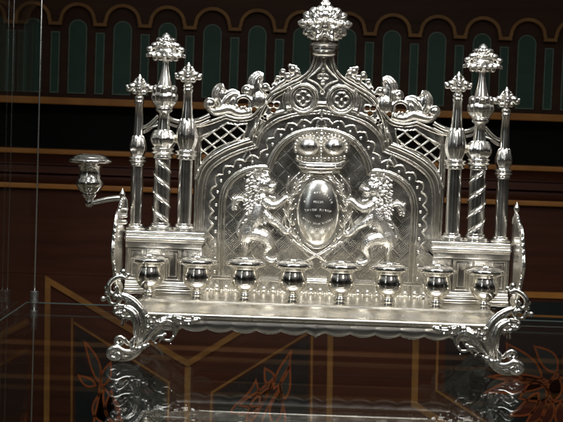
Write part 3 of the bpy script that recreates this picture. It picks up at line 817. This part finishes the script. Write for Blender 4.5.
# --- candle cups
YK = -.073; SK = SC(YK)
zf = ZF; zk = lambda y: P(318, y, YK).z-ZF
def cup_mesh():
    b = bmesh.new(); f = lambda w: w/2*SK
    rows = [(14,303.5),(14.5,302.2),(11.5,301.2),(13,299.8),(14,298.2),(13,296.8),(11,295.8),(11,295),(14,293.8),(20,291.4),(25.5,288.6),(28.4,285.2),(29,281.5),(28.4,278),(26.8,275.2),(25,273),(24.6,271.8),(26.5,270.2),(31,269.2),(37,268.4),(41,267.4),(42,265.8),(41.4,264.2),(39,263),(36.5,262.8),(35,263.4),(33,262.6),(28,261.4),(23,260.8),(20,261.2),(18.5,263),(17.5,272),(5,273)]
    lathe(b, [(f(w), zk(y) if y < 303.4 else 0) for w, y in rows], (0,0,0), 56)
    me = bpy.data.meshes.new('candle_cup'); bmesh.ops.recalc_face_normals(b, faces=b.faces[:]); b.to_mesh(me); b.free(); return me
cm = cup_mesh(); cup0 = link('candle_cup', cm, SMOOTH, lamp)
for i in range(8):
    x = (i-3.5)*45.8*mm
    c = cup0 if i == 0 else shared(cup0, lamp)
    c.location = OFF+Vector((x, YK, zf))

# --- side plates
def side_plate():
    b = bmesh.new(); X = -.1895
    pts = []
    yc, zc_ = -.050, .0975
    # outline in (y,z): a tall lobed cartouche
    out = []
    for k in range(72):
        a = 2*PI*k/72; r = 1+.05*math.cos(8*a)
        out.append((yc+.040*r*math.cos(a), zc_+.046*r*math.sin(a)))
    lean = lambda z: -.006*(z-.057)/.09-.0*z
    def vx(y, z, h): return X-.004*math.sin(PI*min(1, max(0, (z-.055)/.1)))-h
    rings = []
    for (f, h) in ((1,0),(1.01,1.6*mm),(.97,2.6*mm),(.92,1.2*mm),(.86,.9*mm),(.80,2.0*mm),(.74,1.0*mm),(.5,2.2*mm),(.2,3.2*mm)):
        rings.append([b.verts.new((vx(y,z,h), yc+(y-yc)*f, zc_+(z-zc_)*f)) for y, z in out])
    back = [b.verts.new((vx(y,z,-1.0*mm), y, z)) for y, z in out]
    rings = [back]+rings
    for A, B in zip(rings, rings[1:]):
        for j in range(72): b.faces.new((A[j], A[(j+1) % 72], B[(j+1) % 72], B[j]))
    b.faces.new(rings[-1])
    b.faces.new(back[::-1])
    bmesh.ops.recalc_face_normals(b, faces=b.faces[:])
    # beaded twig border, inner lining beads, crest bud
    for k in range(44):
        a = 2*PI*k/44; y = yc+.0385*math.cos(a); z = zc_+.0445*math.sin(a)
        ell(b, (vx(y,z,-.6*mm), y, z), (1.9*mm,2.4*mm,2.6*mm), u=8, v=6)
    for y0 in (-.090,):
        for k in range(9): ell(b, (X+.5*mm, yc-.036+.004*k, .060+.002*(k % 2)), (1.8*mm,2.6*mm,3*mm), u=8, v=6)
    zt_ = zc_+.046
    lathe(b, [(2.2*mm,-2*mm),(2.6*mm,1*mm),(1.6*mm,2.5*mm),(2.8*mm,4.5*mm),(3.0*mm,7*mm),(1.8*mm,10*mm),(.4*mm,13*mm)], (vx(0,zt_,0), yc, zt_), 16)
    o = part('side_plate', b, SIL); fuse(o, .55*mm, 1, .3)
    return o
spl = side_plate(); mirrored(spl)

# --- servant light on its arm
YS = -.047; SS = SC(YS)
zc1 = P(90, 158, YS); zc2 = P(89, 207, YS)
servant = bmesh.new()
za = P(120, 197, YS); 
tube(servant, [P(88,203.5,YS), P(98,201.5,YS), P(110,199,YS), P(122,198.5,YS), P(125,203,YS), P(125,214,YS)], [2.2*mm,2.8*mm,3.0*mm,3.2*mm,3.0*mm,2.6*mm])
ell(servant, P(122,194.5,YS), (2.2*mm,2.2*mm,3.6*mm)); ell(servant, P(124.5,216,YS), (3.4*mm,3.4*mm,2*mm)); ell(servant, P(124.5,222,YS), (3.0*mm,3.0*mm,2.6*mm))
ell(servant, P(125,209,YS), (3.6*mm,3.4*mm,1.6*mm))
arm = part('servant_arm', servant, SIL)
bm = bmesh.new(); f = lambda w: w/2*SS; z0 = P(88, 207.5, YS).z; zz = lambda y: P(88.5, y, YS).z-z0
lathe(bm, [(f(w), zz(y)) for w, y in [(2,207.5),(7,206.5),(9,203.5),(7.5,200.5),(9,199.8),(9,198.5),(12,197.6),(16,194.5),(15,192.8),(19,191.8),(21,190.6),(27,186),(28,182.5),(25.5,179.5),(23,178),(21.5,172),(22,168),(25,166),(27,164.4),(38,163.2),(43,162.4),(44,160.6),(42,159),(36,158.2),(35,157),(31,155.6),(27,154.6),(22,154),(20,155),(18,158),(18,170),(4,171)]], (P(90,180,YS).x, YS, z0), 48)
bmesh.ops.recalc_face_normals(bm, faces=bm.faces[:])
part('servant_cup', bm, SMOOTH, auto=60)

# --- top finial
YT = 0; xt = P(325, 40, 0).x*0
bm = bmesh.new(); z = lambda y: P(325, y, 0).z
z0 = z(57)
lathe(bm, [(f_/2*mm, z(y)-z0) for f_, y in [(20,57),(26,55.5),(27,53.8),(24,52.8),(27,51),(31,50),(31,48.2),(26,46.8),(30,45.4),(27,43.6),(18,42),(13,40),(11,36),(12,31),(15,28)]], (0, .001, z0), 40)
bmesh.ops.recalc_face_normals(bm, faces=bm.faces[:])
part('finial_collar', bm, SIL, auto=60)
bm = bmesh.new()
zb_ = z(33)
lathe(bm, [(5*mm,-4*mm),(7*mm,2*mm),(9*mm,10*mm),(7*mm,18*mm),(3*mm,28*mm)], (0,0,zb_), 20)
for k in range(8):
    a = k*PI/4; d = Vector((math.cos(a), math.sin(a)*.8, .05))
    petal(bm, (0,0,zb_+9*mm), d, (27.5 if k % 2 == 0 else 23)*mm, 8.5*mm, -.05)
    a2 = a+PI/8; d = Vector((math.cos(a2), math.sin(a2)*.8, -.42)); petal(bm, (0,0,zb_+5*mm), d, 20*mm, 6.5*mm, -.12)
    for (rr, hh, s) in ((17,-1,2.2),(13,-5,2.2)):
        ell(bm, (rr*mm*math.cos(a2), rr*mm*.8*math.sin(a2), zb_+hh*mm), (s*mm, s*mm, s*mm*1.1), u=10, v=8)
        ell(bm, ((rr-3)*mm*math.cos(a), (rr-3)*mm*.8*math.sin(a), zb_+(hh-1.5)*mm), (s*.8*mm,)*3, u=8, v=6)
for k in range(6):
    a = k*PI/3; d = Vector((math.cos(a), math.sin(a)*.8, .62)); petal(bm, (0,0,zb_+13*mm), d, 19*mm, 7*mm, -.08)
for k in range(6):
    a = k*PI/3+PI/6; d = Vector((math.cos(a)*.6, math.sin(a)*.5, 1)); petal(bm, (0,0,zb_+18*mm), d, 10*mm, 5.6*mm, 0)
for sy in (-1, 1):
    for (an, L, w, y, r0) in ((180,27,5.2,0,8),(204,24,5.0,-4,8),(228,21,4.6,-5,8),(157,24,5.2,-3,8),(134,21,5.0,-5,7),(112,19,4.6,-3,6),(192,19,4.6,-9,5),(146,16,4.6,-10,4),(216,16,4.2,-10,4),(90,26,4.4,-2,8),(100,14,4.6,-9,2),(250,15,4.2,-9,3)):
        for sx in (-1, 1):
            a = math.radians(an); ux, uz = math.cos(a)*-sx*-1, math.sin(a)
            if an == 90 and sx == 1: continue
            pts = [Vector((ux*(r0+(L-r0)*t)*mm, sy*(y-3*math.sin(PI*t))*mm*1.0, zb_+9*mm+uz*(r0+(L-r0)*t)*mm)) for t in (0,.4,.75,1)]
            fluted(bm, pts, [w*.7*mm, w*mm, w*.9*mm, w*.25*mm], 4)
            n_ = Vector((-uz, 0, ux))
            for sd in (-1, 1):
                c0 = pts[1].lerp(pts[2], .5)+n_*sd*w*.75*mm; tube(bm, [c0-n_*sd*1.5*mm, c0, c0+Vector((ux,0,uz))*2.6*mm+n_*sd*1.2*mm], [1.2*mm,1.5*mm,.4*mm], n=3, seg=6)
ell(bm, (0,-8*mm,zb_+17*mm), (4*mm,3*mm,3.4*mm)); ell(bm, (0,-17*mm,zb_+5*mm), (4*mm,3*mm,3.4*mm))
ell(bm, (0,0,zb_+27*mm), (6.5*mm,6*mm,6*mm)); ell(bm, (0,0,zb_+31.5*mm), (3*mm,3*mm,3.4*mm))
tf = part('crown_finial', bm, CAST); fuse(tf, .55*mm, 1, .3)

# --- legs
YL = -.128
def G(px, py, y=0): p = P(px, py, YL); p.y += y*mm; return p
bm = bmesh.new()
m_ = lambda *a: [x*mm for x in a]
# outer scroll climbing beside the tray corner
ell(bm, G(120,272.5,4), 3.2*mm); ell(bm, G(114,276,3), 2.6*mm); ell(bm, G(125,276,6), 2.6*mm)
tube(bm, [G(123,279,3),G(117,277,2),G(110,280,1),G(106,286,0),G(107,292,0),G(112,294,-1),G(115,290,-2),G(112.5,286.5,-3)], m_(2,2.4,2.6,2.6,2.4,2.2,2,2.4))
tube(bm, [G(105,296,0),G(108,303,0),G(114,304,-1),G(117,299.5,-2),G(113.5,296,-3),G(111,299,-3)], m_(1.6,2,2.2,2.2,2,1.6))
ell(bm, G(100.5,299,0), 2.9*mm); ell(bm, G(104,293,0), 2.2*mm); ell(bm, G(103,288,0), 1.8*mm)
# bands sweeping down to the ankle
fluted(bm, [G(110,297,0),G(120,296,-2),G(131,302,-4),G(139,311,-5),G(143,321,-5),G(143,332,-4),G(139,344,-2)], m_(2.6,3.4,4.2,4.4,4.4,4.2,3.6), 4)
fluted(bm, [G(116,309,-2),G(124,308,-4),G(132,313,-6),G(135,323,-7),G(135,333,-6),G(135,345,-3)], m_(2.2,3.0,3.6,3.6,3.4,3), 3)
for (x, y, r) in ((113,309,2.6),(117,313.5,2.8),(121,317,2.6),(126,317.5,2.4),(122,311,2.2),(130,320,2)):
    ell(bm, G(x, y, -4), r*mm)
tube(bm, [G(122,305,-4),G(114,306,-4),G(112,311,-5),G(116,315,-5)], m_(1.6,1.6,1.5,1.4))
# knuckles where bands meet
for (x, y, r) in ((146,317,2.2),(149,323,2.6),(146,328,2.6),(152,318,2.2),(155,322,2.0)): ell(bm, G(x, y, -6), r*mm)
# inner leaf
fluted(bm, [G(141,345,-3),G(147,336,-4),G(154,327,-4),G(162,321.5,-3),G(169,323,-2),G(173,330,-1),G(171,338,0)], m_(2.6,3.6,4.6,4.8,4.2,3.4,1.6), 5)
tube(bm, [G(171,338,0),G(167,342,0),G(161,341,-1),G(160,336.5,-2),G(164,335,-2)], m_(1.6,1.6,1.6,1.8,1.6))
tube(bm, [G(150,343,-2),G(155,338,-3),G(160,338,-3),G(156,344,-2)], m_(1.4,1.8,1.6,1))
ell(bm, G(153,345.5,-1), 1.9*mm); ell(bm, G(168,346,0), 1.2*mm)
# bracket along the apron
fluted(bm, [G(158,321,-1),G(166,318,-2),G(175,319,-2),G(184,322,-2),G(192,321,-1),G(197,319.5,0)], m_(2.2,2.8,3.0,3.2,2.8,1.8), 3)
for (x, y) in ((172,316.5),(181,318),(190,317),(197,319),(186,325),(178,324.5)): ell(bm, G(x, y, -3), (2.0*mm,1.6*mm,1.4*mm), u=8, v=6)
leg_bits = bm
legs = part('leg', leg_bits, DIM); fuse(legs, .5*mm, 1, .3)
bm = bmesh.new()
fluted(bm, [G(139,343,-2),G(136,351,-3),G(128,358,-4),G(118,360,-5),G(110,357,-5)], m_(3.4,4.2,4.4,3.8,3), 4)
tube(bm, [G(135,352,-6),G(124,353,-8),G(115,349,-8),G(109,351,-8),G(108,357,-8),G(113,360,-8),G(118,357,-9),G(115,353.5,-9)], m_(2.6,3.2,3.4,3.4,3.2,3,2.8,2.8))
ell(bm, G(113,355,-5), m_(6.5,5,5.6)); 
tube(bm, [G(132,346,-4),G(126,345,-5),G(122,340,-6),G(117,338,-6),G(114,342,-6),G(117,345.5,-7),G(120.5,343,-7)], m_(2,2.4,2.4,2.6,2.4,2.2,2.4))
tube(bm, [G(131,352,-6),G(130,343,-7),G(133,337,-7)], m_(2.6,2.6,1.2))
for (x, y, r) in ((142,347.5,3),(137,350,3.2),(146,345.5,2),(131,349,3)): ell(bm, G(x, y, -7), r*mm)
ell(bm, G(120,358,-4), m_(9,6,3))
foot = obj('foot', bm, SIL, legs); fuse(foot, .5*mm, 1, .3)
# settle the foot on the shelf
zmin = min(v.co.z for v in foot.data.vertices)
legs.location = legs.location+Vector((.0025,0,0))
legr = mirrored(legs); footr = mirrored(foot, legr)
for lg, ft in ((legs, foot), (legr, footr)):
    for d in (lg, ft):
        for v in d.data.vertices: v.co.z = v.co.z-zmin*max(0, min(1, 1-(v.co.z-zmin)/.05))+.0002
# hind legs under the back of the tray
for (src, fs) in ((legs, foot), (legr, footr)):
    l = src.copy(); C.objects.link(l); ff = fs.copy(); C.objects.link(ff); ff.parent = l
    l.scale = (.93, -.55, .93); l.location = OFF+Vector((0, -.070, 0.0))
# ------------------------------------------------------------------ THE SETTING
# glass shelf
cor = P(27.5, 301, .28)
bm = bmesh.new(); XL = cor.x
box(bm, XL, .62, -.62, .28, -.008, -.0001, .0007)
sh = obj('glass_shelf', bm, GLASS, None, smooth=False)
tag(sh, 'clear glass display shelf that carries the silver lamp, corner seen at left', 'shelf')
EDGE = simple('ground_glass_edge', (.07,.10,.09), .3)
bm = bmesh.new(); box(bm, XL, .62, .2802, .2809, -.0014, -.0002); obj('ground_edge', bm, EDGE, sh, smooth=False)
bm = bmesh.new(); box(bm, XL-.0009, XL-.0002, -.62, .2809, -.0014, -.0002); obj('ground_edge', bm, EDGE, sh, smooth=False)
# hanging cable with clamp
yc = .268; p0 = P(34.5, 295, yc)
cb = empty('shelf_cable', (p0.x, yc, 0)); tag(cb, 'thin steel cable with round clamp holding the left back corner of the glass shelf', 'cable')
bm = bmesh.new(); tube(bm, [(0,0,-.4),(0,0,.9)], .95*mm, n=1, seg=12); obj('wire', bm, BRUSH, cb)
bm = bmesh.new()
lathe(bm, [(4.2*mm,0),(5.0*mm,.6*mm),(5.0*mm,5*mm),(4.2*mm,5.6*mm),(4.2*mm,6.6*mm),(5.0*mm,7.2*mm),(5.0*mm,14*mm),(4.2*mm,14.8*mm),(1*mm,15*mm)], (0,0,0), 28)
lathe(bm, [(1*mm,-17.2*mm),(4.8*mm,-17*mm),(4.8*mm,-9*mm),(4.0*mm,-8.2*mm)], (0,0,0), 28)
bmesh.ops.recalc_face_normals(bm, faces=bm.faces[:])
obj('clamp', bm, BRUSH, cb, auto=40)
# side glass of the case
XG = (P(34.5,295,yc).x+P(7.5,292,yc).x)/2
bm = bmesh.new(); box(bm, XG-.003, XG, -.9, .33, -.45, .75)
sg = obj('side_glass', bm, SGLASS, None, smooth=False)
tag(sg, 'upright clear glass side pane of the display case at the left edge', 'glass pane')

# painted wooden wall
YW = .735; SW = SC(YW)
def Z_(y, x=281.5): return P(281.5, y, YW).z
def X_(x, y): return P(x, y, YW).x
wall = empty('painted_wood_wall', (0, YW, 0)); tag(wall, 'dark wooden wall painted with green arches, gold bands and orange flowers behind the lamp', 'wall')
WO = Vector((0, -YW, 0))
def wpart(name, bm, m, **k):
    o = obj(name, bm, m, None, smooth=False, **k); o.parent = wall; o.location = WO; return o
WX0, WX1 = -.75, .75
bm = bmesh.new(); box(bm, WX0, WX1, YW, YW+.03, Z_(105), .62); wpart('arcade_board', bm, WOOD)
bm = bmesh.new(); box(bm, WX0, WX1, YW-.004, YW+.03, Z_(282), Z_(197)); wpart('plain_board', bm, WOODR)
bm = bmesh.new(); box(bm, WX0, WX1, YW+.028, YW+.05, Z_(157.5), Z_(111.5)); wpart('recess_board', bm, BLACKP)
bm = bmesh.new(); box(bm, WX0, WX1, YW-.012, YW+.052, Z_(112), Z_(105), .0015); wpart('ledge', bm, GOLDP)
bm = bmesh.new(); box(bm, WX0, WX1, YW-.016, YW+.052, Z_(161.8), Z_(157), .0015); wpart('ledge', bm, GOLDP)
bm = bmesh.new(); box(bm, WX0, WX1, YW-.014, YW+.03, Z_(196.5), Z_(191.5), .0015); wpart('ledge', bm, GOLDP)
# cyma moulding between
bm = bmesh.new(); za, zb_ = Z_(191.6), Z_(161.7); prof = []
for t in np.linspace(0, 1, 26):
    y = YW-.010-.004*math.sin(t*PI*2.2)+(.010 if .30 < t < .36 else 0)+(-.004 if .62 < t < .72 else 0)
    prof.append((y, za+(zb_-za)*t))
A = [bm.verts.new((WX0, y, z)) for y, z in prof]; B = [bm.verts.new((WX1, y, z)) for y, z in prof]
A2 = [bm.verts.new((WX0, YW+.02, z)) for z in (za, zb_)]; B2 = [bm.verts.new((WX1, YW+.02, z)) for z in (za, zb_)]
for i in range(len(A)-1): bm.faces.new((A[i], B[i], B[i+1], A[i+1]))
bm.faces.new((A[-1], B[-1], B2[1], A2[1])); bm.faces.new((A[0], A2[0], B2[0], B[0])); bm.faces.new((A2[0], A2[1], B2[1], B2[0]))
bmesh.ops.recalc_face_normals(bm, faces=bm.faces[:])
wpart('molding', bm, WOODR)
# arcade
xc0 = X_(325, 31); pitch = 44.65*SW
zcusp = Z_(31); arch = []
for i in range(-9, 9):
    xa = xc0+i*pitch; hw = pitch/2
    arch += [(xa, zcusp), (xa+5*SW, zcusp), (xa+5*SW, zcusp+3*SW)]
    for k in range(0, 13):
        a = PI*(1-k/12); arch.append((xa+hw+16.6*SW*math.cos(a), zcusp+4*SW+15.5*SW*math.sin(a)))
    arch += [(xa+pitch-5*SW, zcusp+3*SW), (xa+pitch-5*SW, zcusp)]
clean = [arch[0]]
for p in arch[1:]:
    if (Vector(p)-Vector(clean[-1])).length > 1e-5: clean.append(p)
bm = bmesh.new(); frame_strip(bm, clean, 3.2*SW, YW-.010, YW-.0002, closed=False); wpart('arcade_molding', bm, GOLDA)
# overhanging dark board above the arcade line
bm = bmesh.new()
top = .62
for p, q in zip(clean, clean[1:]):
    if q[0]-p[0] < 1e-6: continue
    vs = [bm.verts.new((p[0], YW-.005, p[1])), bm.verts.new((q[0], YW-.005, q[1])), bm.verts.new((q[0], YW-.005, top)), bm.verts.new((p[0], YW-.005, top))]
    bm.faces.new(vs)
bmesh.ops.remove_doubles(bm, verts=bm.verts[:], dist=1e-6)
r = bmesh.ops.extrude_face_region(bm, geom=bm.faces[:]); bmesh.ops.translate(bm, verts=[v for v in r['geom'] if isinstance(v, bmesh.types.BMVert)], vec=(0, .0048, 0))
bmesh.ops.recalc_face_normals(bm, faces=bm.faces[:]); wpart('valance_board', bm, WOOD)
def lancet(cx, w, z0, z1, rounded):
    pts = [(cx-w/2, z0), (cx+w/2, z0)]
    if rounded:
        for k in range(13): a = PI*k/12; pts.append((cx+w/2*math.cos(a), z1-w/2+w/2*math.sin(a)))
    else: pts += [(cx+w/2, z1), (cx-w/2, z1)]
    return pts
for i in range(-8, 8):
    for (cx, w, z1, rd) in ((xc0+(i+.5)*pitch, 17.2*SW, Z_(27), True), (xc0+i*pitch, 7.8*SW, Z_(39.5), False)):
        pts = lancet(cx, w, Z_(100), z1, rd)
        bm = bmesh.new(); prism(bm, pts, YW-.0016, YW-.0001); g = wpart('green_panel', bm, GREENP)
        bm = bmesh.new(); frame_strip(bm, pts, 1.1*SW, YW-.0026, YW-.0001, closed=True)
        q = obj('painted_outline', bm, LINEP, g, smooth=False)
# lower painted field
YD = YW-.004
bm = bmesh.new(); box(bm, WX0, WX1, YW, YW+.03, -.62, Z_(282.2)); wpart('lower_board', bm, WOOD)
def strip(name, pts, w, m, dy=.006):
    bm = bmesh.new(); frame_strip(bm, [(X_(x, y), P(x, y, YW).z) for x, y in pts], w*SW, YW-.004-dy, YW-.0041, closed=False)
    return wpart(name, bm, m)
strip('gold_band', [(47,440),(48.5,280),(188,363),(331,275),(329,440)], 5.6, GOLDL, .003)
strip('gold_band', [(188,366.5),(187,440)], 6, GOLDL, .0025)
strip('gold_band', [(417,276),(414,404),(480,446)], 6.5, GOLDL, .003)
strip('thin_gold_line', [(72,440),(72.5,318)], 2, GOLDL, .0015)
strip('thin_gold_line', [(311,440),(312,330),(212,392),(210,440)], 2.2, GOLDL, .0018)
strip('thin_gold_line', [(168,440),(169,382),(74,322)], 2.0, GOLDL, .0021)
strip('thin_gold_line', [(439,290),(436,390),(520,444)], 2.2, GOLDL, .0018)
strip('gold_band', [(436,291.5),(640,297.5)], 6, GOLDP, .003)
strip('thin_gold_line', [(442,312),(640,319.5)], 2.0, GOLDL, .0012)
def field(pts, m, dy):
    bm = bmesh.new(); prism(bm, [(X_(x, y), P(x, y, YW).z) for x, y in pts], YW-dy, YW-.0002); return wpart('dark_field', bm, m)
FIELD = simple('blue_black_field', (.006,.0075,.0078), .5, 40, (.010,.013,.0125), (1,1,1), 0, .2)
bm = bmesh.new(); box(bm, WX0, WX1, YW-.0040, YW-.0001, -.6, Z_(282.4)); wpart('panel_board', bm, WOODR)
field([(76,450),(76,326),(166,384),(164,450)], FIELD, .0046)
field([(214,450),(215,394),(309,335),(307,450)], FIELD, .0046)
field([(444,390),(446,300),(640,303),(640,460),(540,452)], FIELD, .0046)
# painted flowers
def leafshape(name, base, tip, w, bend=0, fill=DGREEN, line=ORNG, par=None, lw=1.9):
    b0 = Vector(base); t0 = Vector(tip); d = t0-b0; n = Vector((-d.y, d.x)).normalized(); pts = []
    for k in range(11):
        t = k/10; pts.append(b0+d*t+n*(w/2*math.sin(PI*t**.8)+bend*math.sin(PI*t)))
    for k in range(9, 0, -1):
        t = k/10; pts.append(b0+d*t+n*(-w/2*math.sin(PI*t**.8)+bend*math.sin(PI*t)))
    q = [(X_(p.x, p.y), P(p.x, p.y, YW).z) for p in pts]
    bm = bmesh.new(); prism(bm, q, YW-.0052, YW-.0040); f = obj('leaf', bm, fill, par, smooth=False); 
    bm = bmesh.new(); frame_strip(bm, q, lw*SW, YW-.0058, YW-.0040); g = obj('leaf_outline', bm, line, f, smooth=False)
    return f
def motif(items):
    e = empty('painted_flower'); e.parent = wall; e.location = WO
    for it in items: leafshape('leaf', *it[:4], fill=it[4] if len(it) > 4 else DGREEN, line=it[5] if len(it) > 5 else ORNG, par=e)
    return e
motif([((274,388),(291,351),9,1),((270,385),(265,368),10,2),((285,398),(290,366),10,-2),((240,405),(272,379),12,6),((231,412),(256,380),18,10),
       ((247,425),(272,385),10,-3,RUST),((262,430),(280,386),15,4),((283,432),(281,388),15,-5)])
motif([((100,382),(85,341),9,2),((103,385),(111,362),9,0),((96,385),(79,375),8,-1),((97,432),(100,384),24,10),((110,426),(104,388),13,-8),((122,425),(112,390),12,-6,RUST)])
motif([((541,380),(506,343),22,-3),((556,372),(534,346),16,2),((563,365),(600,330),24,0),((545,385),(485,392),13,3,RUST),((548,381),(488,376),8,1,RUST),
       ((553,400),(556,372),14,0),((549,392),(519,398),20,4),((546,384),(569,396),26,0),((538,392),(510,415),13,-5,RUST),((545,398),(524,425),11,-3,RUST),((552,402),(541,430),11,0,RUST),
       ((560,402),(560,432),11,0,RUST),((575,392),(610,405),22,0),((575,380),(612,360),20,2)])

# ------------------------------------------------------------------ LIGHT
def area(name, loc, target, sx, sy, power, col):
    l = bpy.data.lights.new(name, 'AREA'); l.shape = 'RECTANGLE'; l.size = sx; l.size_y = sy; l.energy = power; l.color = col
    o = bpy.data.objects.new(name, l); C.objects.link(o); o.location = loc
    o.rotation_euler = (Vector(target)-Vector(loc)).to_track_quat('-Z', 'Y').to_euler(); return o
L1 = area('case_lamp', (0.02, -.34, .92), (0, -.04, .12), .46, .10, 4.3, (.98, .985, 1)); L1.data.spread = math.radians(75)
L2 = area('case_lamp', (-.30, -.60, .72), (-.05, 0, .1), .10, .07, .45, (.90, .95, 1)); L2.data.spread = math.radians(80)
L3 = area('case_lamp', (.33, -.62, .70), (.05, 0, .1), .12, .06, .45, (1, .96, .90)); L3.data.spread = math.radians(80)
area('room_lamp', (.9, -2.6, 1.6), (0, 0, .15), .7, .5, 3, (1, .93, .85))
area('room_lamp', (-1.3, -2.4, .9), (0, 0, .15), .35, .9, 1.5, (.9, .95, 1))

w = bpy.data.worlds.new('World'); scn.world = w; w.use_nodes = True
nt = w.node_tree; bg = nt.nodes['Background']
tc = N(nt, 'ShaderNodeTexCoord'); nz = N(nt, 'ShaderNodeTexNoise', Scale=2.6, Detail=2.0)
nt.links.new(tc.outputs['Generated'], nz.inputs['Vector'])
sx_ = N(nt, 'ShaderNodeSeparateXYZ'); nt.links.new(tc.outputs['Generated'], sx_.inputs[0])
hz = N(nt, 'ShaderNodeMapRange'); hz.inputs['From Min'].default_value = -1; hz.inputs['From Max'].default_value = 1; nt.links.new(sx_.outputs['Z'], hz.inputs['Value'])
cr_ = N(nt, 'ShaderNodeValToRGB'); el = cr_.color_ramp.elements
el[0].position = 0; el[0].color = (.10,.085,.06,1); el[1].position = 1; el[1].color = (.22,.21,.20,1)
for p, c in ((.38,(.12,.10,.075,1)),(.47,(.02,.018,.016,1)),(.58,(.016,.015,.014,1)),(.68,(.16,.155,.15,1)),(.8,(.30,.29,.27,1))):
    e = el.new(p); e.color = c
nt.links.new(hz.outputs[0], cr_.inputs[0])
nm = N(nt, 'ShaderNodeMapRange'); nm.inputs['From Min'].default_value = .38; nm.inputs['From Max'].default_value = .62; nm.inputs['To Min'].default_value = .15; nm.inputs['To Max'].default_value = 1.6
nt.links.new(nz.outputs['Fac'], nm.inputs['Value'])
vm = N(nt, 'ShaderNodeVectorMath', operation='SCALE'); nt.links.new(cr_.outputs[0], vm.inputs[0]); nt.links.new(nm.outputs[0], vm.inputs['Scale'])
nt.links.new(vm.outputs[0], bg.inputs['Color']); bg.inputs['Strength'].default_value = .68

scn.view_settings.view_transform = 'Standard'; scn.view_settings.look = 'None'; scn.view_settings.exposure = 0; scn.view_settings.gamma = 1
scn.render.resolution_x = 1024; scn.render.resolution_y = 768
scn.cycles.max_bounces = 16; scn.cycles.transmission_bounces = 12; scn.cycles.glossy_bounces = 8; scn.cycles.transparent_max_bounces = 12
